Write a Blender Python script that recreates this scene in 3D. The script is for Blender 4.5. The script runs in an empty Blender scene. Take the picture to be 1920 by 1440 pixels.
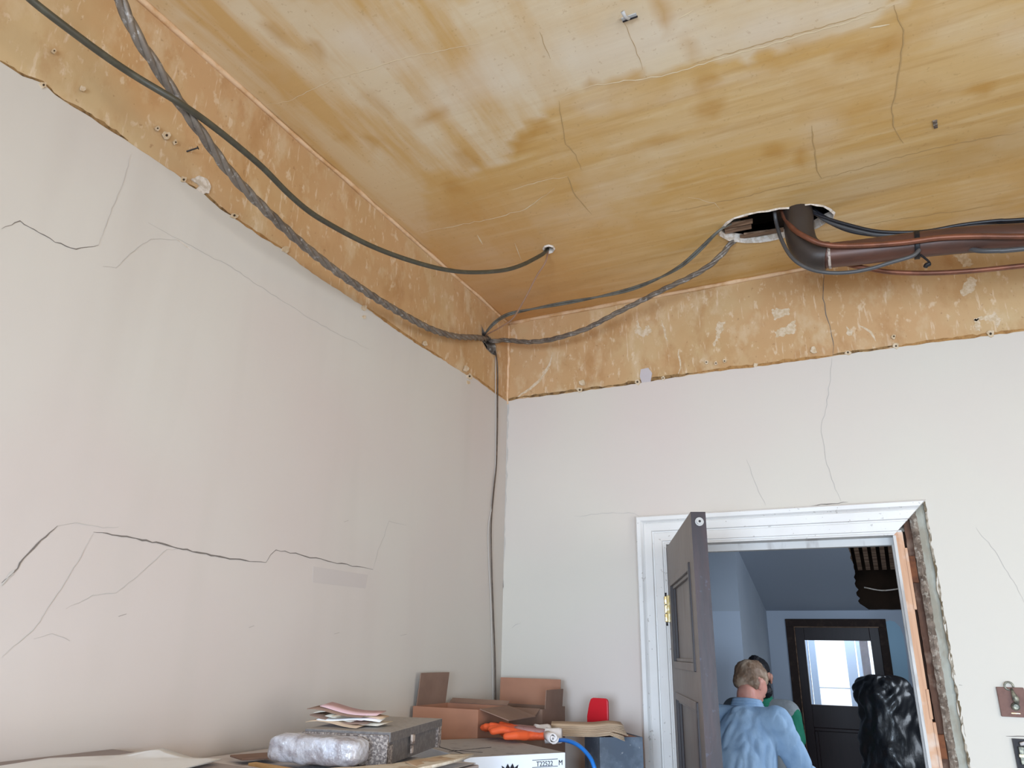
import bpy, bmesh, math, random
from mathutils import Vector, Matrix, noise
from mathutils.geometry import delaunay_2d_cdt, tessellate_polygon
R0 = random.Random(7)
PI = math.pi
SC = bpy.context.scene
COL = SC.collection

# ------------------------------------------------------------------ camera
YAW, PITCH, ROLL, F = -0.4577, 0.3476, 0.0214, 1383.55
CAM = Vector((1.6523, -3.3, 1.65))
def _basis():
    cy, sy, cp, sp, cr, sr = math.cos(YAW), math.sin(YAW), math.cos(PITCH), math.sin(PITCH), math.cos(ROLL), math.sin(ROLL)
    f = Vector((sy*cp, cy*cp, sp)); r = Vector((cy, -sy, 0)); u = r.cross(f)
    return cr*r+sr*u, -sr*r+cr*u, f
BR, BU, BF = _basis()
cd = bpy.data.cameras.new('camera'); cam = bpy.data.objects.new('camera', cd); COL.objects.link(cam)
cam.matrix_world = Matrix(((BR.x, BU.x, -BF.x, CAM.x), (BR.y, BU.y, -BF.y, CAM.y), (BR.z, BU.z, -BF.z, CAM.z), (0, 0, 0, 1)))
cd.sensor_width = 36; cd.lens = 36*F/1920; cd.clip_start = 0.05
SC.camera = cam
def ray(px, py): return BR*((px-960)/F) + BU*(-(py-720)/F) + BF
def hit(px, py, ax, v):            # where the sight line of a photo pixel meets a plane of the room
    d = ray(px, py); return CAM + d*((v-CAM[ax])/d[ax])
def pix(P):
    q = Vector(P)-CAM; z = q.dot(BF)
    return (960+F*q.dot(BR)/z, 720-F*q.dot(BU)/z) if z > .05 else (-9999, -9999)

# ------------------------------------------------------------------ world, lights, exposure
SC.view_settings.view_transform = 'Standard'; SC.view_settings.look = 'None'
SC.view_settings.gamma = 1; SC.view_settings.use_curve_mapping = False
SC.view_settings.exposure = 0.14
w = bpy.data.worlds.new('sky'); SC.world = w; w.use_nodes = True
w.node_tree.nodes['Background'].inputs[0].default_value = (.86, .93, 1, 1)
w.node_tree.nodes['Background'].inputs[1].default_value = 1.6
def area(name, loc, target, sx, sy, power, col, spread=PI):
    l = bpy.data.lights.new(name, 'AREA'); l.shape = 'RECTANGLE'; l.size = sx; l.size_y = sy; l.energy = power; l.color = col; l.spread = spread
    o = bpy.data.objects.new(name, l); COL.objects.link(o); o.location = loc
    o.rotation_euler = (Vector(target)-Vector(loc)).to_track_quat('-Z', 'Y').to_euler(); return o
area('daylight_rear_window', (1.45, -5.42, 1.45), (1.45, 0, .1), 1.15, 1.3, 84, (.66, .82, 1), 2.2)
area('daylight_rear_window', (3.25, -5.42, 1.45), (3.25, 0, .1), 1.15, 1.3, 76, (.64, .81, 1), 2.2)
area('daylight_side_window', (4.62, -3.5, 1.75), (0, -3.3, 2.5), 1.4, 1.7, 50, (1, .94, .87))
area('added_hall_light', (2.62, 1.5, 1.9), (.5, 1.9, 1.3), 1.0, 1.3, 38, (.78, .88, 1))  # area light added at the hall's right side; no window is built there
area('daylight_porch', (1.21, 5.0, 2.5), (1.21, 3.6, 1.2), 1.2, .5, 40, (.84, .92, 1))

# ------------------------------------------------------------------ materials
def srgb(r, g, b):
    f = lambda c: ((c/255+.055)/1.055)**2.4 if c > 10.3 else c/255/12.92
    return (f(r), f(g), f(b), 1)
def mat(name, base, rough=.8, layers=(), bump=(), metal=0, spec=.3, coat=0, trans=0, emit=None, alpha=None):
    """layers: (kind, scale(x,y,z), lo, hi, colour, strength[, detail]); bump: (scale(x,y,z), strength, distance)"""
    m = bpy.data.materials.new(name); m.use_nodes = True; nt = m.node_tree; N = nt.nodes; L = nt.links
    b = N['Principled BSDF']; b.inputs['Roughness'].default_value = rough; b.inputs['Metallic'].default_value = metal
    b.inputs['Specular IOR Level'].default_value = spec; b.inputs['Coat Weight'].default_value = coat; b.inputs['Transmission Weight'].default_value = trans
    tc = N.new('ShaderNodeTexCoord')
    cur = None
    rgb = N.new('ShaderNodeRGB'); rgb.outputs[0].default_value = base; cur = rgb.outputs[0]
    for i, l in enumerate(layers):
        kind, sc, lo, hi, col, st = l[:6]
        if kind == 'attr':
            a = N.new('ShaderNodeAttribute'); a.attribute_name = sc; src = a.outputs['Fac']
        else:
            mp = N.new('ShaderNodeMapping'); mp.inputs['Scale'].default_value = sc; mp.inputs['Location'].default_value = (i*3.7, i*1.3, i*5.1)
            L.new(tc.outputs['Object'], mp.inputs[0])
            if kind == 'vor':
                t = N.new('ShaderNodeTexVoronoi'); t.inputs['Scale'].default_value = 1; src = t.outputs['Distance']
            else:
                t = N.new('ShaderNodeTexNoise'); t.inputs['Scale'].default_value = 1; t.inputs['Detail'].default_value = l[6] if len(l) > 6 else 4
                t.inputs['Roughness'].default_value = .6; src = t.outputs['Fac']
            L.new(mp.outputs[0], t.inputs['Vector'])
        mr = N.new('ShaderNodeMapRange'); mr.inputs[1].default_value = lo; mr.inputs[2].default_value = hi; mr.inputs[4].default_value = st
        L.new(src, mr.inputs[0]); fac = mr.outputs[0]
        if len(l) > 7:                                     # multiply by an attribute
            a = N.new('ShaderNodeAttribute'); a.attribute_name = l[7]
            mu = N.new('ShaderNodeMath'); mu.operation = 'MULTIPLY'; L.new(fac, mu.inputs[0]); L.new(a.outputs['Fac'], mu.inputs[1]); fac = mu.outputs[0]
        mx = N.new('ShaderNodeMix'); mx.data_type = 'RGBA'; L.new(fac, mx.inputs[0]); L.new(cur, mx.inputs[6]); mx.inputs[7].default_value = col; cur = mx.outputs[2]
    L.new(cur, b.inputs['Base Color'])
    nrm = None
    for sc, st, dist in bump:
        mp = N.new('ShaderNodeMapping'); mp.inputs['Scale'].default_value = sc; L.new(tc.outputs['Object'], mp.inputs[0])
        t = N.new('ShaderNodeTexNoise'); t.inputs['Scale'].default_value = 1; t.inputs['Detail'].default_value = 5; L.new(mp.outputs[0], t.inputs['Vector'])
        bp = N.new('ShaderNodeBump'); bp.inputs['Strength'].default_value = st; bp.inputs['Distance'].default_value = dist
        L.new(t.outputs['Fac'], bp.inputs['Height'])
        if nrm: L.new(nrm, bp.inputs['Normal'])
        nrm = bp.outputs[0]
    if nrm: L.new(nrm, b.inputs['Normal'])
    if emit: b.inputs['Emission Color'].default_value = emit[0]; b.inputs['Emission Strength'].default_value = emit[1]
    return m
def u(s): return (s, s, s)
M = {}
M['ceil'] = mat('yellowed_ceiling_plaster', srgb(226, 208, 178), .75, [
    ('attr', 'amber', 0, 1, srgb(212, 174, 112), .95),
    ('noise', (.8, 7, 1), .44, .68, srgb(205, 162, 94), .75, 6, 'grainx'),
    ('noise', (2.4, 34, 1), .50, .68, srgb(190, 146, 88), .45, 5, 'grainx'),
    ('noise', (7, .9, 1), .44, .62, srgb(208, 166, 102), .85, 5, 'grainy'),
    ('noise', (2.6, 26, 1), .52, .70, srgb(226, 202, 158), .5, 5, 'grainx'),
    ('noise', (1.8, 2.2, 1), .50, .66, srgb(200, 154, 84), .65, 5, 'mottle'),
    ('noise', (1.3, 1.6, 1), .54, .70, srgb(230, 216, 192), .35, 4),
    ('attr', 'pale', 0, 1, srgb(228, 216, 200), .62),
    ('attr', 'deep', 0, 1, srgb(188, 136, 56), .72),
    ('attr', 'pinkish', 0, 1, srgb(208, 156, 104), .8),
    ('noise', (60, 60, 1), .66, .70, srgb(170, 130, 80), .25, 2)],
    [(( 3, 34, 1), .10, .01), (u(40), .06, .004)], spec=.2)
M['frieze'] = mat('bare_yellow_frieze_plaster', srgb(198, 160, 118), .8, [
    ('noise', (2.2, 2.2, 2.2), .42, .62, srgb(190, 152, 106), .8, 5),
    ('noise', (1.2, 1.2, 1.2), .50, .64, srgb(202, 178, 138), .8, 4),
    ('noise', (7, 7, 4), .54, .70, srgb(176, 132, 84), .6, 6),
    ('noise', (9, 9, 5), .53, .66, srgb(210, 186, 152), .7, 6),
    ('noise', (30, 30, 18), .60, .67, srgb(222, 202, 174), .6, 6),
    ('noise', (60, 60, 9), .61, .68, srgb(224, 204, 178), .55, 4),
    ('noise', (5, 5, 3), .56, .66, srgb(170, 122, 74), .45, 6),
    ('noise', (55, 55, 40), .67, .70, srgb(150, 112, 74), .45, 3)],
    [(u(22), .2, .005), ((50, 50, 10), .15, .003)], spec=.25)
M['paint_left'] = mat('old_cream_wall_paint_left', srgb(206, 200, 192), .7, [
    ('noise', u(.9), .40, .62, srgb(204, 192, 186), .8, 2),
    ('noise', (1, 5, .6), .5, .7, srgb(196, 188, 180), .4, 2)],
    [(u(3), .12, .03), (u(90), .05, .002)], spec=.3)
M['paint_back'] = mat('old_cream_wall_paint_back', srgb(212, 206, 196), .65, [
    ('noise', u(.8), .42, .62, srgb(212, 198, 193), .7, 2)],
    [(u(3), .10, .03), (u(90), .05, .002)], spec=.3)
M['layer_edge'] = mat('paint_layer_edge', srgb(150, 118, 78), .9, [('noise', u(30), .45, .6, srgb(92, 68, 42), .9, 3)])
M['chip'] = mat('chipped_pale_plaster', srgb(216, 198, 174), .9, [('noise', u(60), .42, .6, srgb(196, 170, 134), .8, 4)], [(u(90), .5, .003)])
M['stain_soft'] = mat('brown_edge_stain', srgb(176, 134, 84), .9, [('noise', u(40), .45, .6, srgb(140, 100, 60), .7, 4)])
M['pale_plaster'] = mat('pale_filler_plaster', srgb(226, 216, 206), .85, [('noise', u(60), .45, .6, srgb(190, 172, 150), .7, 3)], [(u(120), .6, .004)])
M['lilac_plaster'] = mat('lilac_grey_filler', srgb(196, 188, 192), .9, [], [(u(120), .5, .003)])
M['ridge'] = mat('pinkish_plaster_ridge', srgb(228, 194, 158), .8, [('noise', u(14), .45, .62, srgb(204, 158, 108), .8, 4)], [(u(50), .4, .004)])
M['crack_dark'] = mat('crack_shadow_dirt', srgb(120, 112, 106), 1)
M['crack_soft'] = mat('crack_faint_dirt', srgb(192, 186, 180), 1)
M['crack_ceil'] = mat('crack_ceiling_dirt', srgb(188, 156, 108), 1)
M['crack_pale'] = mat('crack_pale_filler', srgb(232, 214, 180), .9)
M['hole_dark'] = mat('hole_dirt', srgb(72, 58, 46), 1)
M['patch_l'] = mat('faded_wall_patch', srgb(197, 188, 183), .75)
M['white_gloss'] = mat('white_gloss_paint', srgb(228, 226, 224), .42, [
    ('noise', (3, 3, 3), .5, .7, srgb(214, 208, 204), .6, 3), ('noise', u(50), .68, .71, srgb(150, 142, 134), .5, 2)], [(u(30), .05, .002)], spec=.45)
M['white_worn'] = mat('worn_white_jamb_paint', srgb(206, 204, 202), .5, [('noise', (9, 9, 3), .52, .62, srgb(150, 142, 138), .6, 4)], [(u(30), .1, .002)])
M['raw_wood'] = mat('raw_pinkish_timber', srgb(214, 172, 142), .75, [('noise', (60, 60, 3), .4, .65, srgb(190, 142, 112), .7, 4), ('noise', u(9), .56, .66, srgb(222, 204, 190), .7, 3)])
M['old_wood'] = mat('old_brown_timber', srgb(104, 76, 62), .85, [('noise', (50, 50, 3), .4, .65, srgb(66, 46, 38), .8, 4), ('noise', u(10), .55, .7, srgb(140, 120, 106), .7, 4)], [((50, 50, 4), .4, .004)])
M['rust_wood'] = mat('rusty_orange_block', srgb(122, 76, 50), .8, [('noise', u(20), .45, .62, srgb(80, 50, 36), .8, 4)])
M['rubble'] = mat('rough_mortar_edge', srgb(142, 128, 116), .95, [('noise', u(24), .42, .58, srgb(96, 82, 72), .85, 5), ('noise', u(70), .55, .62, srgb(180, 172, 160), .7, 3)], [(u(40), .9, .012)])
M['grey_render'] = mat('grey_render_plaster', srgb(176, 176, 166), .9, [('noise', (9, 9, 5), .5, .62, srgb(150, 142, 126), .7, 4)], [(u(20), .4, .006)])
M['stain_edge'] = mat('dirty_wall_edge', srgb(112, 98, 78), .95, [('noise', u(30), .45, .6, srgb(190, 180, 166), .8, 4)], [(u(60), .6, .004)])
M['door_face'] = mat('greyish_primer_door', srgb(132, 124, 120), .5, [('noise', (40, 40, 2), .45, .7, srgb(118, 102, 94), .6, 4), ('noise', u(3), .5, .7, srgb(150, 140, 136), .5, 3)], [((60, 60, 4), .1, .002)], spec=.4)
M['door_mould'] = mat('dark_door_moulding', srgb(44, 34, 38), .35, spec=.5)
M['door_edge'] = mat('dark_stained_door_edge', srgb(44, 33, 38), .45, [('noise', (30, 30, 4), .42, .62, srgb(60, 40, 42), .8, 4), ('noise', (90, 30, 30), .62, .68, srgb(74, 74, 92), .5, 3)], [((60, 60, 14), .25, .003)], spec=.4)
M['brass'] = mat('worn_brass', srgb(190, 166, 112), .35, [('noise', u(60), .5, .6, srgb(232, 224, 200), .8, 3)], metal=.75)
M['black_iron'] = mat('black_iron', srgb(38, 34, 36), .5, metal=.3)
M['rubber'] = mat('grey_rubber', srgb(186, 184, 182), .6)
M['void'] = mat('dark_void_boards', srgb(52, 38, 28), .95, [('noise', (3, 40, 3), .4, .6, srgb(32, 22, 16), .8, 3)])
M['lath'] = mat('dusty_lath', srgb(150, 122, 100), .9, [('noise', (5, 60, 20), .4, .6, srgb(92, 68, 52), .8, 4)], [(u(50), .4, .003)])
M['cable_grey'] = mat('lead_sheathed_grey_cable', srgb(128, 118, 108), .42, [('noise', (18, 18, 18), .46, .62, srgb(100, 90, 82), .8, 4), ('noise', u(50), .58, .66, srgb(176, 172, 168), .7, 3)], [(u(90), .4, .002)], metal=.3)
M['cable_green'] = mat('dull_green_cable', srgb(70, 66, 54), .5, [('noise', u(30), .5, .64, srgb(86, 84, 70), .6, 3)], spec=.5)
M['cable_brown'] = mat('dark_brown_cable', srgb(78, 62, 50), .5, [('noise', u(30), .5, .64, srgb(112, 92, 76), .6, 3)], spec=.5)
M['cable_blue'] = mat('slate_grey_cable', srgb(78, 78, 80), .4, [], spec=.5)
M['cable_twin'] = mat('grey_green_cable', srgb(104, 104, 98), .45, [('noise', u(20), .46, .62, srgb(74, 72, 66), .7, 3)], spec=.5)
M['cable_black'] = mat('black_cable', srgb(34, 34, 40), .38, [], spec=.55)
M['wire_pink'] = mat('thin_pinkish_wire', srgb(160, 126, 104), .6)
M['copper'] = mat('tarnished_copper', srgb(134, 86, 66), .42, [('noise', u(12), .42, .62, srgb(104, 68, 54), .8, 4)], metal=.4)
M['soil_pipe'] = mat('brown_cast_pipe', srgb(98, 64, 52), .42, [('noise', (4, 12, 12), .42, .62, srgb(74, 54, 48), .8, 4)], [(u(20), .12, .004)], spec=.5, metal=.15)
M['elbow'] = mat('dark_pipe_elbow', srgb(62, 54, 50), .42, [('noise', u(10), .45, .62, srgb(58, 48, 44), .8, 4)], [(u(25), .2, .004)], spec=.5, metal=.15)
M['weld'] = mat('pale_pipe_joint', srgb(190, 176, 166), .5, [('noise', u(60), .45, .55, srgb(90, 74, 66), .8, 3)])
M['tape'] = mat('black_tape', srgb(30, 30, 34), .45)
M['card'] = mat('brown_cardboard', srgb(176, 128, 104), .8, [('noise', u(6), .45, .65, srgb(158, 114, 94), .6, 3)], [((4, 4, 120), .05, .001)])
M['card_dark'] = mat('greyish_brown_cardboard', srgb(142, 116, 102), .85, [('noise', u(6), .45, .65, srgb(126, 100, 88), .6, 3)])
M['foam'] = mat('bubbly_grey_foam', srgb(116, 108, 106), .9, [('noise', u(150), .46, .58, srgb(180, 170, 164), .9, 2)], [(u(160), 1, .006)])
M['felt'] = mat('grey_box_covering', srgb(176, 174, 174), .85, [('noise', u(80), .45, .6, srgb(154, 152, 152), .5, 2)], [(u(200), .3, .001)])
M['felt_dark'] = mat('charcoal_box_front', srgb(104, 100, 100), .85, [('noise', u(90), .45, .6, srgb(128, 124, 122), .5, 2)], [(u(200), .3, .001)])
M['bubble'] = mat('crinkled_clear_wrap', srgb(196, 196, 204), .22, [('noise', (22, 22, 30), .44, .60, srgb(150, 142, 146), .75, 5), ('noise', (10, 10, 14), .52, .66, srgb(222, 228, 244), .8, 4)], [(u(45), .8, .012)], spec=.8, coat=.5)
M['paper'] = mat('white_paper', srgb(240, 243, 246), .7, [('noise', u(6), .5, .7, srgb(208, 208, 212), .5, 3)])
M['paper_brown'] = mat('brown_paper', srgb(200, 176, 150), .8, [('noise', u(10), .45, .65, srgb(180, 154, 130), .6, 3)])
M['pinkpaper'] = mat('faded_pink_paper', srgb(214, 180, 184), .8)
M['strip_wood'] = mat('yellowish_wood_strip', srgb(206, 168, 116), .7, [('noise', (6, 60, 60), .45, .62, srgb(176, 134, 84), .7, 4)])
M['cloth'] = mat('stained_cream_cloth', srgb(222, 214, 200), .85, [('noise', u(14), .5, .64, srgb(176, 152, 122), .7, 4)], [(u(25), .4, .008)])
M['bench'] = mat('mauve_grey_board', srgb(158, 148, 146), .7, [('noise', u(4), .45, .65, srgb(146, 136, 136), .6, 3)])
M['cab'] = mat('painted_cabinet', srgb(150, 140, 132), .7)
M['sheet'] = mat('pale_dust_sheet', srgb(214, 210, 212), .85, [('noise', u(5), .45, .65, srgb(182, 176, 178), .6, 3)], [(u(12), .3, .01)])
M['orange'] = mat('orange_glove_rubber', srgb(226, 96, 52), .6, [('noise', u(30), .5, .64, srgb(196, 74, 44), .6, 3)], [(u(60), .3, .003)])
M['glove_grey'] = mat('pinkish_grey_knit', srgb(158, 120, 118), .9, [('noise', u(40), .45, .6, srgb(120, 88, 92), .6, 3)], [(u(90), .4, .002)])
M['knit'] = mat('white_knit_cuff', srgb(220, 214, 212), .9, [], [((90, 90, 90), .4, .002)])
M['red'] = mat('red_plastic', srgb(206, 24, 40), .4, [('noise', u(5), .5, .7, srgb(186, 22, 36), .5, 2)], spec=.5)
M['blue'] = mat('blue_hose', srgb(20, 110, 196), .35, spec=.5)
M['bin'] = mat('scuffed_slate_plastic', srgb(92, 102, 116), .5, [('noise', (8, 8, 8), .46, .62, srgb(130, 142, 156), .7, 5), ('noise', u(50), .64, .68, srgb(170, 172, 174), .6, 3)], spec=.4)
M['bin_in'] = mat('dark_bin_inside', srgb(60, 58, 62), .7)
M['carton_white'] = mat('white_printed_carton', srgb(224, 232, 244), .45, spec=.4)
M['carton_top'] = mat('grey_carton_top', srgb(168, 166, 168), .7, [('noise', (20, 20, 3), .56, .66, srgb(120, 118, 122), .6, 4)])
M['ink'] = mat('black_print', srgb(30, 32, 40), .6)
M['yellow'] = mat('yellow_print', srgb(196, 176, 70), .6)
M['hall_wall'] = mat('pale_blue_hall_paint', srgb(172, 180, 190), .7, [('noise', u(1.5), .45, .65, srgb(158, 168, 182), .5, 2)])
M['hall_wall2'] = mat('paler_hall_paint', srgb(184, 194, 208), .7)
M['hall_soffit'] = mat('slate_blue_soffit_paint', srgb(166, 174, 186), .75)
M['hall_blue'] = mat('blue_lit_wall', srgb(168, 204, 226), .75)  # bluer tone painting the lit part of the far hall wall
M['dark_door'] = mat('very_dark_brown_door', srgb(44, 32, 34), .4, [('noise', (50, 50, 4), .45, .65, srgb(34, 26, 28), .6, 3)], spec=.3)
M['dark_frame'] = mat('dark_brown_frame', srgb(50, 38, 34), .8, [('noise', u(20), .52, .66, srgb(76, 60, 50), .5, 4)], [(u(40), .4, .004)])
M['floor'] = mat('bare_floorboards', srgb(150, 142, 134), .7, [('noise', (60, 3, 3), .4, .65, srgb(128, 116, 106), .7, 4)])
M['skin'] = mat('skin_ruddy', srgb(212, 150, 132), .5, [('noise', u(12), .45, .65, srgb(196, 118, 104), .7, 3)], spec=.4)
M['skin2'] = mat('skin_tan', srgb(176, 124, 104), .5, [('noise', u(12), .45, .65, srgb(160, 106, 90), .6, 3)], spec=.4)
M['hair'] = mat('short_sandy_hair', srgb(126, 98, 76), .6, [('noise', (60, 60, 18), .42, .62, srgb(124, 96, 74), .7, 4), ('noise', (12, 12, 9), .52, .68, srgb(196, 172, 148), .7, 3)], [((120, 120, 40), .5, .004)], spec=.5)
M['hair_black'] = mat('black_hair', srgb(24, 22, 26), .5, [], [(u(90), .8, .006)])
M['shirt'] = mat('pale_blue_denim_shirt', srgb(158, 184, 210), .85, [('noise', (10, 10, 6), .42, .62, srgb(132, 160, 192), .7, 5)], [((14, 14, 7), .5, .02), (u(300), .15, .001)])
M['seam'] = mat('shirt_seam', srgb(92, 122, 162), .9)
M['green'] = mat('green_tshirt', srgb(26, 104, 80), .85, [], [(u(30), .4, .006)])
M['vest'] = mat('grey_vest', srgb(128, 132, 134), .9, [('noise', u(20), .45, .65, srgb(108, 110, 112), .6, 4)], [(u(60), .4, .004)])
M['trouser'] = mat('dark_trousers', srgb(52, 56, 68), .9)
M['shoe'] = mat('dark_shoe', srgb(38, 32, 30), .5)
M['plastic'] = mat('glossy_black_plastic_sheet', srgb(14, 15, 18), .36, [], [((6, 6, 3), .4, .04), (u(18), .12, .01)], spec=.5, coat=.1)
M['tapewhite'] = mat('reflective_fold', srgb(120, 134, 152), .2, spec=.8)
M['plate_brown'] = mat('brown_wall_plate', srgb(126, 96, 88), .7, [('noise', u(40), .45, .65, srgb(108, 80, 74), .6, 4)])
M['verdigris'] = mat('tarnished_fitting', srgb(108, 108, 100), .5, [('noise', u(60), .45, .6, srgb(170, 168, 150), .8, 3)], metal=.5)
M['glass'] = mat('clear_glass', (1, 1, 1, 1), .02)
_nt = M['glass'].node_tree; _tr = _nt.nodes.new('ShaderNodeBsdfTransparent'); _tr.inputs[0].default_value = (.96, .98, 1, 1)
_gl = _nt.nodes.new('ShaderNodeBsdfGlossy'); _gl.inputs['Roughness'].default_value = .03; _mx = _nt.nodes.new('ShaderNodeMixShader'); _mx.inputs[0].default_value = .003
_nt.links.new(_tr.outputs[0], _mx.inputs[1]); _nt.links.new(_gl.outputs[0], _mx.inputs[2]); _nt.links.new(_mx.outputs[0], _nt.nodes['Material Output'].inputs[0])
M['brick'] = mat('dark_red_brick', srgb(84, 70, 72), .9, [('noise', u(10), .45, .6, srgb(60, 48, 52), .7, 3)])
M['porch'] = mat('white_porch_paint', srgb(168, 180, 196), .7)
M['ground'] = mat('pale_paving', srgb(214, 214, 212), .8)

# ------------------------------------------------------------------ mesh helpers
class MB:
    def __init__(s): s.v = []; s.f = []; s.m = []; s.mats = []
    def add(s, vs, fs, m=0):
        o = len(s.v); s.v += [tuple(p) for p in vs]; s.f += [tuple(i+o for i in f) for f in fs]; s.m += [m]*len(fs); return s
    def box(s, a, b, m=0, T=None):
        a, b = [min(p, q) for p, q in zip(a, b)], [max(p, q) for p, q in zip(a, b)]
        vs = [Vector((x, y, z)) for x in (a[0], b[0]) for y in (a[1], b[1]) for z in (a[2], b[2])]
        if T: vs = [T @ p for p in vs]
        return s.add(vs, [(0, 1, 3, 2), (4, 6, 7, 5), (0, 4, 5, 1), (2, 3, 7, 6), (0, 2, 6, 4), (1, 5, 7, 3)], m)
    def tube(s, pts, r, n=8, m=0, caps=True):
        pts = [Vector(p) for p in pts]; k = len(pts); rr = r if isinstance(r, (list, tuple)) else [r]*k
        up = Vector((0, 0, 1)); vs = []; fs = []; prev = None
        for i, p in enumerate(pts):
            t = (pts[min(i+1, k-1)]-pts[max(i-1, 0)]).normalized()
            if prev is None:
                a = t.cross(up)
                if a.length < .1: a = t.cross(Vector((1, 0, 0)))
            else: a = prev - t*prev.dot(t)
            a.normalize(); prev = a; b = t.cross(a)
            for j in range(n):
                q = 2*PI*j/n; vs.append(p + (a*math.cos(q)+b*math.sin(q))*rr[i])
        for i in range(k-1):
            for j in range(n): fs.append((i*n+j, i*n+(j+1) % n, (i+1)*n+(j+1) % n, (i+1)*n+j))
        if caps: fs += [tuple(range(n-1, -1, -1)), tuple((k-1)*n+j for j in range(n))]
        return s.add(vs, fs, m)
    def prism(s, poly, fn, d0, d1, m=0, mside=None):
        """poly of 2-D points, fn(u,v,d)->3-D"""
        tr = tessellate_polygon([[Vector((p[0], p[1], 0)) for p in poly]]); n = len(poly)
        vs = [fn(p[0], p[1], d0) for p in poly]+[fn(p[0], p[1], d1) for p in poly]
        s.add(vs, [tuple(t) for t in tr]+[tuple(i+n for i in reversed(t)) for t in tr], m)
        o = len(s.v)-2*n
        for i in range(n):
            s.f.append((o+i, o+(i+1) % n, o+n+(i+1) % n, o+n+i)); s.m.append(m if mside is None else mside)
        return s
    def build(s, name, mats, parent=None, smooth=False, bevel=0, fix=True):
        me = bpy.data.meshes.new(name); me.from_pydata(s.v, [], s.f)
        mats = mats if isinstance(mats, (list, tuple)) else [mats]
        for q in mats: me.materials.append(M[q] if isinstance(q, str) else q)
        for p, i in zip(me.polygons, s.m): p.material_index = min(i, len(mats)-1)
        if fix:
            bm = bmesh.new(); bm.from_mesh(me); bmesh.ops.recalc_face_normals(bm, faces=bm.faces); bm.to_mesh(me); bm.free()
        if smooth:
            for p in me.polygons: p.use_smooth = True
        o = bpy.data.objects.new(name, me); COL.objects.link(o)
        if parent: o.parent = parent
        if bevel:
            b = o.modifiers.new('bevel', 'BEVEL'); b.width = bevel; b.segments = 2; b.limit_method = 'ANGLE'
        return o
def tag(o, label, cat, group=None):
    o['label'] = label; o['category'] = cat
    if group: o['group'] = group
    return o
def thing(name, loc, label, cat, rz=0, group=None):
    o = bpy.data.objects.new(name, None); COL.objects.link(o); o.location = loc; o.rotation_euler.z = rz; o.empty_display_size = .1
    return tag(o, label, cat, group)
def struct(o): o['kind'] = 'structure'; return o
def local(parent, o):      # mesh given in world coordinates, moved into the parent's frame
    T = (Matrix.Translation(parent.location) @ parent.rotation_euler.to_matrix().to_4x4()).inverted()
    o.data.transform(T); return o
def catmull(pts, n=8):
    pts = [Vector(p) for p in pts]; P = [2*pts[0]-pts[1]]+pts+[2*pts[-1]-pts[-2]]; out = []
    for i in range(1, len(P)-2):
        a, b, c, d = P[i-1:i+3]
        for k in range(n):
            t = k/n; out.append(.5*((2*b)+(c-a)*t+(2*a-5*b+4*c-d)*t*t+(3*b-a-3*c+d)*t**3))
    out.append(pts[-1]); return out
def inpoly(x, y, P):
    c = False; j = len(P)-1
    for i in range(len(P)):
        if (P[i][1] > y) != (P[j][1] > y) and x < (P[j][0]-P[i][0])*(y-P[i][1])/(P[j][1]-P[i][1])+P[i][0]: c = not c
        j = i
    return c
def jag(poly, step, amp, closed=True, rnd=R0):
    out = []; n = len(poly)
    for i in range(n if closed else n-1):
        a, b = Vector(poly[i]), Vector(poly[(i+1) % n]); L = (b-a).length; k = max(1, int(L/step)); nn = Vector((-(b-a).y, (b-a).x)).normalized() if L else Vector((0, 0))
        for j in range(k):
            p = a+(b-a)*(j/k)
            if j or closed: p = p+nn*rnd.uniform(-amp, amp)
            out.append((p.x, p.y))
    if not closed: out.append(tuple(poly[-1]))
    return out
def sheet(name, outer, holes, step, fn, mats, attrs=None):
    """fine triangulated surface with real holes; fn(u,v)->3-D; attrs(u,v)->dict of colour masks"""
    vs = []; es = []
    for P in [outer]+holes:
        o = len(vs); vs += [Vector(p) for p in P]; es += [(o+i, o+(i+1) % len(P)) for i in range(len(P))]
    xs = [p[0] for p in outer]; ys = [p[1] for p in outer]; rr = random.Random(3)
    x = min(xs)+step/2
    while x < max(xs):
        y = min(ys)+step/2
        while y < max(ys):
            q = (x+rr.uniform(-.2, .2)*step, y+rr.uniform(-.2, .2)*step)
            if inpoly(*q, outer) and not any(inpoly(*q, h) for h in holes): vs.append(Vector(q))
            y += step
        x += step
    V, _, Fc, *_ = delaunay_2d_cdt(vs, es, [], 0, 1e-6)
    F2 = []
    for f in Fc:
        cx = sum(V[i].x for i in f)/3; cy = sum(V[i].y for i in f)/3
        if inpoly(cx, cy, outer) and not any(inpoly(cx, cy, h) for h in holes): F2.append(tuple(f))
    me = bpy.data.meshes.new(name); me.from_pydata([fn(p.x, p.y) for p in V], [], F2)
    for q in mats: me.materials.append(M[q])
    if attrs:
        vals = [attrs(p.x, p.y) for p in V]
        for k in vals[0]:
            a = me.attributes.new(k, 'FLOAT', 'POINT'); a.data.foreach_set('value', [d[k] for d in vals])
    o = bpy.data.objects.new(name, me); COL.objects.link(o); return o

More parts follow.
